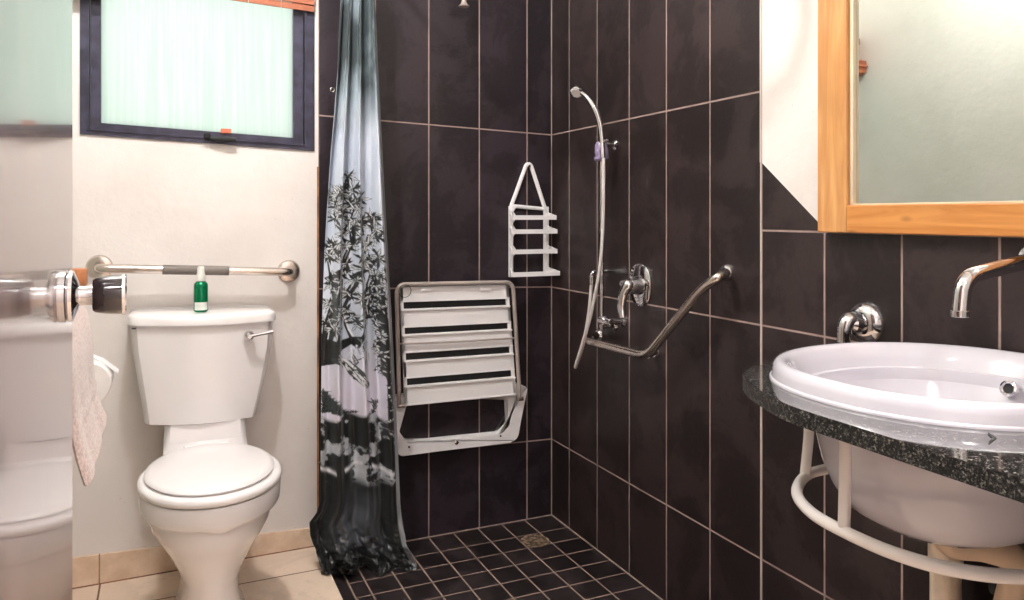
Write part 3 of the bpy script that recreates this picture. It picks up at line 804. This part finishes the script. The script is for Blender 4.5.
# wall bracket: flared tray shape with a large rounded opening
bm = bmesh.new()
Yb = -.040
outer = rounded([P(394, 398, Yb), P(399, 457, Yb), P(518, 441, Yb), P(527, 387, Yb), P(519, 384, Yb), P(400, 396, Yb)], [.006, .02, .03, .01, .01, .008])
inner = rounded([P(407, 405, Yb), P(399.5, 432, Yb), P(407.5, 443, Yb), P(501, 433.5, Yb), P(509, 425, Yb), P(508, 397, Yb)], [.012, .006, .01, .01, .008, .012])
ring_plate(bm, outer, inner, (0, .038, 0))
bmesh.ops.recalc_face_normals(bm, faces=bm.faces)
es = [e for e in bm.edges if all(abs(v.co.y-Yb) < 1e-5 for v in e.verts) and any(abs(f.normal.y) < .5 for f in e.link_faces)]
bmesh.ops.bevel(bm, geom=es, offset=.003, segments=2, affect='EDGES')
finish('wall_bracket', bm, M['plastic_old'], root)
for (x, y, r) in [(456.5, 442.5, .008), (409, 447, .0035), (500.5, 436, .0035)]:
    bm = bmesh.new(); lathe(bm, [(r, -.001), (r, .002), (r*.6, .004)], P(x, y, Yb), (0, -1, 0), 16); finish('screw', bm, M['steel'] if r > .005 else M['black'], root)
# slatted seat panel with four slots
bm = bmesh.new(); Yp = -.062
TLp, TRp, BRp, BLp = (400, 287.5), (508.5, 285), (516.5, 395), (405, 406)
def sp(u, v):   # bilinear in picture, on the plane of the panel
    a = Vector(TLp).lerp(Vector(TRp), u); b = Vector(BLp).lerp(Vector(BRp), u); c = a.lerp(b, v); return P(c.x, c.y, Yp)
ystart = 286.5
slots = [(.125, .183), (.342, .398), (.557, .618), (.771, .832)]
def strip(bm, v0, v1, u0=0.0, u1=1.0, y_add=0.0, th=.012, bev=.0015):
    t = bmesh.new(); q = [sp(u0, v0), sp(u1, v0), sp(u1, v1), sp(u0, v1)]
    q = [p+Vector((0, y_add, 0)) for p in q]
    loft(t, [q, [p+Vector((0, th, 0)) for p in q]]); bmesh.ops.recalc_face_normals(t, faces=t.faces)
    if bev: bmesh.ops.bevel(t, geom=list(t.edges), offset=bev, segments=2, affect='EDGES')
    add(bm, t)
vs = [0.0]+[v for s in slots for v in s]+[1.0]
for k in range(0, len(vs), 2):
    strip(bm, vs[k], vs[k+1])
    if k < 8: strip(bm, vs[k+1]-.012, vs[k+1]+.0, y_add=0, th=.012)
    strip(bm, vs[k+1]-.012 if k < 8 else .985, vs[k+1] if k < 8 else 1.0, y_add=-.002, th=.006, bev=.0008)
    if k > 0: strip(bm, vs[k], vs[k]+.018, y_add=-.007, th=.012, bev=.002)
strip(bm, 0, 1, 0, .028); strip(bm, 0, 1, .972, 1.0)
finish('seat_panel', bm, M['plastic'], root)
bm = bmesh.new(); strip(bm, .13, .85, .02, .98, y_add=.014, th=.004, bev=0)
finish('panel_backing', bm, M['black'], root, smooth=False)
for x in (427, 485):
    bm = bmesh.new(); a = P(x-5, 287.8-(x-427)*.012, -.064); b = P(x+5, 290.8-(x-427)*.012, -.064); box(bm, a, b+Vector((0, -.005, 0)), .001); finish('clip', bm, M['plastic'], root)
# bent tube around it
bm = bmesh.new(); Yt = -.072
tp = fillet([P(399.5, 407, -.055), P(399, 395, Yt), P(396.5, 284.5, Yt), P(513, 282, Yt), P(519.5, 392, Yt), P(519.5, 399, -.055)], [.02, .035, .035, .02], 8)
tube(bm, tp, .0075, 14)
finish('tube_frame', bm, M['steel_seat'], root)
bm = bmesh.new()
tube(bm, [P(399, 344, Yt), P(460, 341.5, Yt), P(515, 338, Yt)], .0035, 10)
finish('cross_bar', bm, M['steel_seat'], root)
bm = bmesh.new(); lathe(bm, [(.008, -.01), (.008, .012)], P(520, 399, -.06), (1, 0, 0), 14); finish('hinge_pin', bm, M['steel'], root); bm = bmesh.new(); lathe(bm, [(.007, -.01), (.007, .012)], P(401, 406, -.06), (1, 0, 0), 14)
finish('hinge_pin', bm, M['steel'], root)
bm = bmesh.new(); c = P(405, 291, -.082)
tube(bm, [c+Vector((.022*math.cos(a), 0, .022*math.sin(a))) for a in [2*PI*k/28 for k in range(29)]], .0012, 8)
tag(finish('hanging_cord', bm, M['black'], origin=c), 'thin dark cord loop around the top left corner of the shower seat', 'cord')

# ------------------------------------------------------------------ shower caddy
root = thing('shower_caddy', 'white plastic shower caddy with four shelves hanging on the back tiles near the corner', 'shower caddy', atY(530, 277, 0))
bx0, bx1 = -.186, -.030
def zc(y, Y=-.012): return atY(530, y, Y).z
bm = bmesh.new()
apex = atY(528.5, 165, -.010)
L0 = Vector((bx0+.006, -.010, zc(206))); R0 = Vector((bx1-.004, -.010, zc(209)))
for s, e in ((-1, L0), (1, R0)):
    tube(bm, fillet([apex+Vector((0, 0, .004)), apex+Vector((s*.010, 0, .0)), e, Vector((e.x, -.010, zc(276)))], .01, 6), .0082, 10, .9)
tube(bm, [L0, R0], .0075, 10)
finish('back_frame', bm, M['plastic'], root)
# four shelves: thin tray with raised front rail and flared ends
for k, (yf, dep, wfront) in enumerate([(217.5, .062, 556), (231.5, .062, 557), (251.5, .066, 557), (274.0, .075, 559.5)]):
    Yf = -.012-dep; z = atY(535, yf, Yf).z; hh = .0085
    xr = atY(wfront, yf, Yf).x; xl = atY(511.5, yf, Yf).x+.002
    xr = min(xr, -.004)
    bm = bmesh.new(); h = .010
    # floor with slots drawn as three bars, front rail, two ends
    for yy in (-.012-dep*.35, -.012-dep*.7):
        tube(bm, [(bx0+.004, yy, z-.002), (bx1+.01, yy, z-.002)], .0025, 8)
    prism(bm, [(xl, Yf, z-hh), (xr, Yf, z-hh), (xr, Yf, z+hh), (xl, Yf, z+hh)], (0, -.005, 0))
    for xe, xf, w in ((bx0, xl, .005), (bx1, xr, .005)):
        prism(bm, [(xe-w/2+.002, -.006, z-h*.6), (xf-w/2, Yf, z-h*.6), (xf-w/2, Yf, z+h*.7), (xe-w/2+.002, -.010, z+.022)], (w, 0, 0))
    finish('shelf', bm, M['plastic'], root)
# side cheeks in front of the frame (hexagonal openings)
Zs = [atY(511, y, -.02).z for y in (206, 217, 231, 251, 277)]
bm = bmesh.new(); prism(bm, [(bx0-.004, -.006, Zs[0]), (bx0-.004, -.030, Zs[0]-.02), (bx0-.004, -.030, Zs[4]), (bx0-.004, -.006, Zs[4])], (.005, 0, 0))
finish('side_cheek', bm, M['plastic'], root, smooth=False)
for (xa, s) in ((bx0, 1), (bx1+.006, -1)):
    bm = bmesh.new()
    for za, zb in zip(Zs[:-1], Zs[1:]):
        c = .024
        prism(bm, [(xa, -.016, za-.002), (xa+s*c, -.016, za-.002), (xa+s*.009, -.016, za-.022), (xa+s*.009, -.016, zb+.022), (xa+s*c, -.016, zb+.002), (xa, -.016, zb+.002)], (0, -.006, 0))
    finish('side_upright', bm, M['plastic'], root, smooth=False)
bm = bmesh.new(); lathe(bm, [(.0022, 0), (.0022, .018), (.005, .018), (.005, .021)], (apex.x, 0, apex.z-.004), (0, -1, 0), 12)
tag(finish('wall_screw', bm, M['steel'], origin=(apex.x, 0, apex.z)), 'small screw on the back tiles holding the white shower caddy', 'screw')

# chrome fitting high on the back wall
root = thing('overhead_shower', 'small chrome shower head on the back wall at the top edge above the caddy', 'shower head', atY(464, -20, 0))
c = atY(464, 6, -.075)
bm = bmesh.new(); tube(bm, fillet([(c.x, -.002, c.z+.11), (c.x, -.05, c.z+.115), (c.x, -.072, c.z+.07), (c.x, -.075, c.z+.012)], .03), .006, 14); finish('arm', bm, M['chrome'], root)
bm = bmesh.new(); lathe(bm, [(.022, 0), (.022, .004), (.012, .010)], (c.x, 0, c.z+.11), (0, -1, 0), 24); finish('rose', bm, M['chrome'], root)
bm = bmesh.new(); lathe(bm, [(.007, .03), (.009, .014), (.013, .006), (.020, .0), (.019, -.003), (.004, -.004)], c, (0, 0, 1), 28); finish('nozzle', bm, M['steel_seat'], root)

# ------------------------------------------------------------------ hand shower, riser rail, hose
RX = -.055
pt = atX(603.5, 138, RX); pb = atX(600, 326, RX); ry = (pt.y+pb.y)/2
root = thing('riser_rail', 'slim chrome riser rail on the right tiled wall holding the hand shower', 'shower rail', (0, ry, pb.z))
bm = bmesh.new(); tube(bm, [(RX, ry, pb.z-.01), (RX, ry, pt.z-.01)], .0065, 14); finish('pole', bm, M['chrome'], root)
for zc_ in (pb.z, pt.z-.02):
    bm = bmesh.new(); tube(bm, [(-.001, ry, zc_), (RX-.004, ry, zc_)], .0085, 14); lathe(bm, [(.018, 0), (.018, .004), (.010, .010)], (0, ry, zc_), (-1, 0, 0), 20)
    finish('wall_mount', bm, M['chrome'], root)
zh = atX(603, 152, RX).z
bm = bmesh.new(); lathe(bm, [(.014, -.030), (.021, -.024), (.023, 0), (.020, .024), (.013, .034)], (RX-.012, atX(601.5, 148, RX-.012).y, zh), (-.12, 0, 1), 20)
sphere(bm, (RX-.004, ry+.026, zh-.020), .010, (1, 1, 1.1), 12)
finish('holder', bm, M['lilac'], root)
bm = bmesh.new(); a = Vector((RX-.01, ry-.012, atX(610, 140, RX).z)); tube(bm, [a, a+Vector((0.004, -.045, -.001))], .004, 10); lathe(bm, [(.012, 0), (.012, .004)], a+Vector((0, -.012, 0)), (0, -1, 0), 16)
finish('clamp_knob', bm, M['chrome'], root)
# hand shower
hx = RX-.018
root = thing('hand_shower', 'chrome hand shower with curved handle held in the riser rail on the right wall', 'hand shower', (hx, ry, zh))
hp = [atX(603, 158, hx), atX(602, 140, hx), atX(600, 124, hx-.006), atX(595, 109, hx-.02), atX(588, 98, hx-.035), atX(582, 93, hx-.045)]
hq = crom(hp, 8); bm = bmesh.new(); tube(bm, hq, [.0085+.0015*math.sin(PI*i/len(hq)) for i in range(len(hq))], 14, .95); finish('handle', bm, M['chrome'], root)
d = (hq[-1]-hq[-5]).normalized(); hc = atX(577, 91, hx-.05)
ax = Vector((-.35, -.25, -.55)).normalized()
bm = bmesh.new(); lathe(bm, [(.006, -.022), (.012, -.018), (.021, -.004), (.0235, .006), (.022, .010), (.018, .0105)], hc, ax, 28); finish('spray_head', bm, M['chrome'], root)
bm = bmesh.new(); lathe(bm, [(.018, .0095), (.017, .012), (.002, .0125)], hc, ax, 24); finish('spray_face', bm, M['hose'], root)
# hose : from the holder down, loops, back up to the outlet
hz = [atX(603.5, 158, hx), atX(603.5, 185, hx-.004), atX(603, 225, hx-.008), atX(600.5, 262, hx-.014), atX(597, 285, hx-.02), atX(590, 318, hx-.03), atX(583, 342, hx-.035), atX(576.5, 363, hx-.038), atX(575.5, 367, hx-.03), atX(577, 363, hx-.02),
      atX(583, 345, hx-.012), atX(588.5, 315, hx-.006), atX(591, 290, hx), atX(592, 280, hx)]
bm = bmesh.new(); tube(bm, crom(hz, 10), .0058, 12)
root = thing('shower_hose', 'white flexible shower hose hanging in a long loop in front of the riser rail', 'hose', hz[7])
finish('tubing', bm, M['hose'], root)
bm = bmesh.new(); o_ = hz[-1]
lathe(bm, [(.008, -.014), (.0085, -.012), (.0085, .012), (.007, .014)], o_, (0, 0, 1), 14)
tube(bm, fillet([o_+Vector((0, 0, .012)), o_+Vector((.002, 0, .028)), Vector((-.001, o_.y-.002, o_.z+.030))], .012), .006, 10)
finish('connector', bm, M['chrome'], root)

# ------------------------------------------------------------------ shower mixer
vc = atX(641, 285, 0)
root = thing('shower_mixer', 'chrome single lever shower mixer with oval wall plate between riser and grab rail', 'shower mixer', vc)
bm = bmesh.new()
def oval(x, a, b, n=2.2): return [Vector((x, vc.y+a*math.copysign(abs(math.cos(t))**(2/n), math.cos(t)), vc.z+b*math.copysign(abs(math.sin(t))**(2/n), math.sin(t)))) for t in [2*PI*k/40 for k in range(40)]]
loft(bm, [oval(-.0005, .060, .068, 2.4), oval(-.005, .060, .068, 2.4), oval(-.010, .054, .062, 2.4), oval(-.011, .03, .036)])
finish('wall_plate', bm, M['chrome'], root, ang=50)
bm = bmesh.new(); lathe(bm, [(.030, .009), (.029, .014), (.026, .030), (.025, .044), (.022, .052), (.014, .056)], vc+Vector((0, -.004, -.002)), (-1, 0, 0), 32)
finish('body', bm, M['chrome'], root)
bm = bmesh.new()
lv = [vc+Vector((-.040, -.004, .004)), vc+Vector((-.062, -.002, .006)), atX(628.5, 284, -.078), atX(623.5, 294, -.088), atX(621.5, 306, -.092), atX(622.5, 318, -.094)]
lq = crom(lv, 8); tube(bm, lq, [.018-.009*i/len(lq) for i in range(len(lq))], 14, 1.2)
finish('lever', bm, M['chrome'], root)
# outlet elbow below the valve
bm = bmesh.new(); ob = atX(603, 320, -.05); oe = atX(618, 319, 0)
lathe(bm, [(.012, 0), (.0145, .002), (.0145, .030), (.012, .032), (.012, .066), (.010, .068)], (RX, ry+.006, ob.z), (0, -1, 0), 20); lathe(bm, [(.02, 0), (.02, .004), (.009, .008), (.009, .05)], (0, ry-.05, ob.z), (-1, 0, 0), 20)
finish('outlet', bm, M['chrome'], root)

# ------------------------------------------------------------------ angled grab rail on the right wall
root = thing('grab_rail', 'angled steel grab rail on the right tiled wall below the shower mixer', 'grab rail', atX(650, 345, 0))
GX = -.075
gA = atX(588, 341, GX); gC = atX(647, 356.5, GX); gD = atX(702, 288, GX); gE = atX(727, 272, 0)
wA = Vector((0, gA.y+.045, gA.z+.01)); gA0 = Vector((-.045, gA.y+.035, gA.z+.008))
gD2 = Vector((GX+.005, gD.y-.065, gE.z-.006))
bm = bmesh.new()
tube(bm, fillet([wA, gA0, gA, gC, gD, gD2, gE], [.02, .025, .05, .10, .03], 9), .0135, 20)
finish('rail', bm, M['steel'], root)
sf = atX(657, 356.5, 0)
bm = bmesh.new(); tube(bm, [(0, sf.y, gC.z), (GX+.006, gC.y+.004, gC.z+.001)], .008, 14); finish('standoff', bm, M['chrome'], root)
for c, r in ((wA, .022), (Vector((0, sf.y, gC.z)), .016), (gE, .023)):
    bm = bmesh.new(); lathe(bm, [(r, 0), (r, .004), (r*.85, .010), (.016, .014)], (0, c.y, c.z), (-1, 0, 0), 32); finish('wall_flange', bm, M['chrome'], root)

# ------------------------------------------------------------------ floor drain
dc = atZ(535, 541, 0)
root = thing('floor_drain', 'round limescaled floor drain in the dark shower floor near the corner', 'drain', dc)
bm = bmesh.new(); lathe(bm, [(.052, 0), (.052, .0025), (.048, .004), (.044, .003), (.043, .0)], dc, (0, 0, 1), 40, cap=False); finish('rim', bm, M['drainmetal'], root)
bm = bmesh.new()
for k in range(-4, 5):
    w = math.sqrt(.043**2-(k*.0092)**2); box(bm, (dc.x-w, dc.y+k*.0092-.003, .0005), (dc.x+w, dc.y+k*.0092+.003, .0028))
lathe(bm, [(.012, .0005), (.012, .004)], dc, (0, 0, 1), 16)
finish('grate', bm, M['drainmetal'], root)

# ------------------------------------------------------------------ mirror
MY0, MY1, MZ0, MZ1 = -1.378, -2.30, 1.143, 1.96
root = thing('wall_mirror', 'large mirror in a knotty orange pine frame above the basin', 'mirror', (0, (MY0+MY1)/2, MZ0))
bm = bmesh.new(); box(bm, (-.004, MY0, MZ0), (-.030, MY0-.082, MZ1), .003); finish('frame_stile', bm, M['pine_z'], root, smooth=False)
bm = bmesh.new(); box(bm, (-.004, MY1, MZ0), (-.030, MY1+.082, MZ1), .003); finish('frame_stile', bm, M['pine_z'], root, smooth=False)
bm = bmesh.new(); box(bm, (-.004, MY0-.082, MZ0), (-.029, MY1+.082, MZ0+.061), .003); finish('frame_rail', bm, M['pine_y'], root, smooth=False)
bm = bmesh.new(); box(bm, (-.004, MY0-.082, MZ1-.061), (-.029, MY1+.082, MZ1), .003); finish('frame_rail', bm, M['pine_y'], root, smooth=False)
bm = bmesh.new(); box(bm, (-.001, MY0-.075, MZ0+.055), (-.011, MY1+.075, MZ1-.055)); finish('mirror_glass', bm, M['mirror'], root, smooth=False)
bm = bmesh.new()
box(bm, (-.011, MY0-.082, MZ0+.061), (-.020, MY0-.092, MZ1-.061), .001); box(bm, (-.011, MY0-.090, MZ0+.061), (-.018, MY1+.082, MZ0+.064), .001)
finish('inner_bead', bm, simple('pale_bead', (226, 208, 180), .4), root)

# ------------------------------------------------------------------ granite shelf, basin
GZ = .9085; GT = .025
BXc, BYc, BA, BB = -.2664, -1.8637, .2555, .2489
bm = bmesh.new()
edge = crom([Vector((0, -1.585, 0)), Vector((-.18, -1.583, 0)), Vector((-.36, -1.595, 0)), Vector((-.46, -1.628, 0)), Vector((-.515, -1.69, 0)), Vector((-.555, -1.775, 0)), Vector((-.580, -1.86, 0)), Vector((-.585, -1.98, 0)), Vector((-.588, -2.10, 0)), Vector((-.590, -2.22, 0))], 5)
outline = edge+[Vector((-.592, -2.35, 0)), Vector((-.594, YF+.005, 0)), Vector((-.45, YF+.005, 0)), Vector((-.30, YF+.005, 0)), Vector((-.15, YF+.005, 0)), Vector((0, YF+.005, 0))]+[Vector((0, YF+.005+(2.535-1.600)*k/14, 0)) for k in range(1, 14)]
hole = sell(BXc, BYc, 0, BA-.028, BB-.028, BB-.028, 2.168, len(outline))
# keep index alignment: reorder hole by nearest start, matching direction
ang = lambda p: math.atan2(p.y-BYc, p.x-BXc)
hole = []
for p in outline:
    a = ang(p); C, Sn = math.cos(a), math.sin(a); n_ = 2.168
    rr = 1/((abs(C)/(BA-.028))**n_+(abs(Sn)/(BB-.028))**n_)**(1/n_); hole.append(Vector((BXc+C*rr, BYc+Sn*rr, 0)))
for p in outline: p.z = GZ-GT
for p in hole: p.z = GZ-GT
ring_plate(bm, outline, hole, (0, 0, GT))
bmesh.ops.recalc_face_normals(bm, faces=bm.faces)
for f in bm.faces: f.material_index = 0 if f.normal.z > .5 else 1
tag(finish('granite_counter', bm, [M['granite'], M['granite_edge']], origin=(-.3, -2.0, GZ-GT), ang=50), 'speckled black granite counter slab around the white basin', 'counter')
root = thing('basin', 'white oval ceramic washbasin set in the granite counter', 'washbasin', (BXc, BYc, .70))
def br(z, da, n=2.168, dx=0): return sell(BXc+dx, BYc, z, BA+da, BB+da, BB+da, n, 96)
rings = [br(.8995, -.05), br(GZ+.0005, -.026), br(GZ+.0001, .0038), br(.9112, .0038), br(.9130, .0030), br(.9140, .0006), br(.925, -.001), br(.934, -.003), br(.9385, -.008), br(.9400, -.014), br(.9385, -.022), br(.932, -.030), br(.915, -.042), br(.885, -.058),
         br(.85, -.074), br(.81, -.098), br(.775, -.132), br(.752, -.17), br(.744, -.21), br(.742, -.236)]
outerb = [br(.8995, -.055), br(.885, -.060), br(.86, -.062), br(.82, -.068), br(.78, -.076), br(.745, -.090), br(.715, -.112), br(.696, -.145), br(.685, -.185), br(.681, -.215), br(.681, -.238)]
bm = bmesh.new(); loft(bm, list(reversed(outerb))+rings[1:], True, True)
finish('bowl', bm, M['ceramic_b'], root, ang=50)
bm = bmesh.new(); oh = Vector((BXc+.2055, -1.845, .890))
wn = Vector((-.93, 0, .36)).normalized()
ohr = atX(1009.5, 389, -.083)
lathe(bm, [(.0085, .006), (.0105, .0075), (.0135, .006), (.0145, .002), (.0145, -.003)], ohr, (-.9, -.1, .3), 28, cap=False)
finish('overflow_ring', bm, M['chrome'], root)
bm = bmesh.new(); lathe(bm, [(.009, -.002), (.009, .003)], ohr, (-.9, -.1, .3), 20); finish('overflow_hole', bm, M['black'], root)
bm = bmesh.new(); lathe(bm, [(.022, 0), (.022, .004), (.008, .006)], (BXc, BYc, .742), (0, 0, 1), 24); finish('waste', bm, M['chrome'], root)
# small dark chevron sticker on the granite
c = atZ(992, 438, GZ+.0004); bm = bmesh.new()
q = [atZ(x, y, GZ+.0002) for x, y in ((988, 432.5), (996.5, 438.2), (988.5, 444.5), (988.5, 442.2), (992.2, 438.2), (988, 435.2))]
prism(bm, q, (0, 0, .0006)); tag(finish('chevron_sticker', bm, M['black'], origin=c, smooth=False), 'tiny black arrow-shaped mark on the granite in front of the basin', 'sticker')

# basin mixer + spout (wall mounted)
vc2 = atX(867, 322.5, 0)
root = thing('basin_mixer', 'round chrome lever mixer on the dark tiles behind the left end of the basin', 'tap', vc2)
bm = bmesh.new(); lathe(bm, [(.046, 0), (.046, .004), (.043, .012), (.033, .021), (.022, .024)], vc2, (-1, 0, 0), 48); finish('wall_plate', bm, M['chrome'], root)
bm = bmesh.new(); lathe(bm, [(.021, .013), (.0205, .030), (.019, .046), (.012, .052)], vc2, (-1, 0, 0), 32); finish('body', bm, M['chrome'], root)
bm = bmesh.new(); lv = [vc2+Vector((-.030, .002, .008)), vc2+Vector((-.048, .004, .010)), vc2+Vector((-.060, .005, -.004)), vc2+Vector((-.063, .006, -.040))]
lq = crom(lv, 8); tube(bm, lq, [.018-.005*i/len(lq) for i in range(len(lq))], 14, 1.15); finish('lever', bm, M['chrome'], root)
SYp = -1.845
root = thing('basin_spout', 'curved chrome wall spout reaching over the basin', 'tap', (0, SYp, 1.1))
bm = bmesh.new()
tube(bm, fillet([(-.004, SYp, 1.104), (-.11, SYp, 1.090), (-.192, SYp, 1.078), (-.2, SYp, 1.016)], [.03, .052], 10), .0135, 20)
finish('pipe', bm, M['chrome'], root)
bm = bmesh.new(); lathe(bm, [(.0135, 0), (.0148, .001), (.0148, .010), (.0137, .011)], (-.2, SYp, 1.014), (-.03, 0, 1), 24); finish('aerator', bm, M['chrome'], root)
bm = bmesh.new(); lathe(bm, [(.029, 0), (.029, .004), (.024, .012), (.015, .014)], (0, SYp, 1.1045), (-1, 0, 0), 32); finish('wall_flange', bm, M['chrome'], root)

# white tubular support under the counter
root = thing('counter_bracket', 'white enamelled tube bracket looping under the granite counter', 'bracket', (-.25, -1.86, .72))
TZ = .72
loop = [Vector(v) for v in [(-.001, -1.655, TZ), (-.15, -1.655, TZ), (-.30, -1.658, TZ), (-.365, -1.672, TZ), (-.440, -1.728, TZ), (-.482, -1.80, TZ), (-.494, -1.874, TZ), (-.490, -1.955, TZ), (-.462, -2.02, TZ), (-.405, -2.068, TZ), (-.31, -2.10, TZ), (-.15, -2.11, TZ), (-.001, -2.11, TZ)]]
bm = bmesh.new(); tube(bm, crom(loop, 8), .0092, 18); finish('hoop', bm, M['enamel'], root)
for tx, ty, bx_, by_ in ((-.352, -1.668, -.368, -1.674), (-.486, -1.868, -.4925, -1.872)):
    bm = bmesh.new(); tube(bm, crom([Vector((tx, ty, GZ-GT-.0005)), Vector((tx, ty, .80)), Vector(((tx+bx_)/2, (ty+by_)/2, .755)), Vector((bx_, by_, TZ))], 8), .0088, 16)
    finish('strut', bm, M['enamel'], root)
# waste plumbing
pp = atX(945.5, 560, -.055)
root = thing('waste_pipe', 'vertical cream plastic waste pipe on the wall below the basin', 'pipe', (pp.x, pp.y, FZ))
bm = bmesh.new(); tube(bm, [(pp.x, pp.y, FZ+.001), (pp.x, pp.y, .70)], .0265, 28); finish('pipe', bm, M['pvc'], root)
bm = bmesh.new(); lathe(bm, [(.0272, 0), (.0295, .003), (.0295, .045), (.0272, .048)], (pp.x, pp.y, .52), (0, 0, 1), 28); finish('collar', bm, M['pvc'], root)
root = thing('sink_trap', 'beige curved waste trap under the basin beside the cream pipe', 'waste trap', (BXc, BYc-.02, .55))
bm = bmesh.new()
tube(bm, crom([Vector((BXc, BYc, .695)), Vector((BXc+.01, BYc-.005, .66)), Vector((BXc+.06, BYc-.03, .652)), Vector((BXc+.10, BYc-.05, .63)), Vector((-.165, BYc-.04, .56)), Vector((-.16, BYc-.02, .50)), Vector((-.14, BYc+.0, .44)), Vector((-.10, BYc+.06, .42)), Vector((-.06, pp.y-.028, .44))], 8), .022, 20)
finish('pipe', bm, M['hosebeige'], root)
bm = bmesh.new(); lathe(bm, [(.024, 0), (.028, .002), (.028, .028), (.024, .03)], (BXc, BYc, .664), (0, 0, 1), 24); finish('nut', bm, M['hosebeige'], root)
vcz = atX(1020, 594, -.12)
root = thing('stop_valve', 'small brass stop valve with black body under the basin', 'valve', vcz)
bm = bmesh.new(); lathe(bm, [(.014, 0), (.014, .02), (.010, .022), (.010, .04), (.015, .042), (.015, .055)], vcz+Vector((.0, -.012, -.004)), (0, 1, 0), 12); finish('body', bm, M['black'], root)
bm = bmesh.new(); tube(bm, [(-.001, vcz.y-.012, vcz.z), (vcz.x-.004, vcz.y-.012, vcz.z+.004)], .011, 14); finish('stem', bm, M['brass'], root)

# ------------------------------------------------------------------ ceiling lamp and two added fill lamps (above the picture)
def lamp(name, label, x, y, power, col, rad, ztop=ZC):
    r = thing(name, label, 'ceiling lamp', (x, y, ztop))
    bm = bmesh.new(); lathe(bm, [(.06, 0), (.06, -.02), (.02, -.03), (.02, -.06)], (x, y, ztop), (0, 0, 1), 28); finish('ceiling_rose', bm, M['plastic'], r)
    l = bpy.data.lights.new(name+'_light', 'POINT'); l.energy = power; l.color = col; l.shadow_soft_size = rad
    o = bpy.data.objects.new('bulb', l); COL.objects.link(o); o.parent = r; o.location = (0, 0, -.06-rad-.02)
    return r
lamp('ceiling_or_fill_lamp', 'ceiling lamp above the toilet side of the bathroom', -1.32, -1.05, 62, (1, .985, .98), .035)
lamp('ceiling_or_fill_lamp', 'added fill lamp above the basin and doorway', -1.0, -2.2, 7, (.98, .98, 1), .06)  # unseen fill, added to brighten the basin and right wall
lamp('ceiling_or_fill_lamp', 'added fill lamp in the hallway behind the doorway', -1.1, -3.1, 84, (1, .985, .995), .14)  # unseen fill, added to light the room through the doorway

# ------------------------------------------------------------------ daylight outside
w = bpy.data.worlds.new('daylight'); S.world = w; w.use_nodes = True
nt = w.node_tree; bg = nt.nodes['Background']
tc = nt.nodes.new('ShaderNodeTexCoord'); sp_ = nt.nodes.new('ShaderNodeSeparateXYZ'); nt.links.new(tc.outputs['Generated'], sp_.inputs[0])
nz = nt.nodes.new('ShaderNodeTexNoise'); nz.inputs['Scale'].default_value = 6; nt.links.new(tc.outputs['Generated'], nz.inputs['Vector'])
add_ = nt.nodes.new('ShaderNodeMath'); add_.operation = 'MULTIPLY_ADD'; nt.links.new(nz.outputs[0], add_.inputs[0]); add_.inputs[1].default_value = .8; nt.links.new(sp_.outputs[0], add_.inputs[2])
rp = nt.nodes.new('ShaderNodeValToRGB'); nt.links.new(add_.outputs[0], rp.inputs[0])
rp.color_ramp.elements[0].position = .25; rp.color_ramp.elements[0].color = (1, 1, 1, 1)
rp.color_ramp.elements[1].position = .75; rp.color_ramp.elements[1].color = (.56, .82, .62, 1)
nt.links.new(rp.outputs[0], bg.inputs[0]); bg.inputs[1].default_value = 1.2

# ------------------------------------------------------------------ camera
cd = bpy.data.cameras.new('camera'); co = bpy.data.objects.new('camera', cd); COL.objects.link(co)
co.location = CAM; co.rotation_euler = (PI/2, 0, -TH)
cd.sensor_width = 36; cd.sensor_fit = 'HORIZONTAL'; cd.lens = F/1024*36; cd.shift_y = -(300-HY)/1024; cd.clip_start = .01
S.camera = co
S.view_settings.view_transform = 'Standard'; S.view_settings.look = 'None'
S.view_settings.exposure = 0.27; S.view_settings.gamma = 1; S.view_settings.use_curve_mapping = False
for o in bpy.data.objects:
    if 'wloc' in o: del o['wloc']
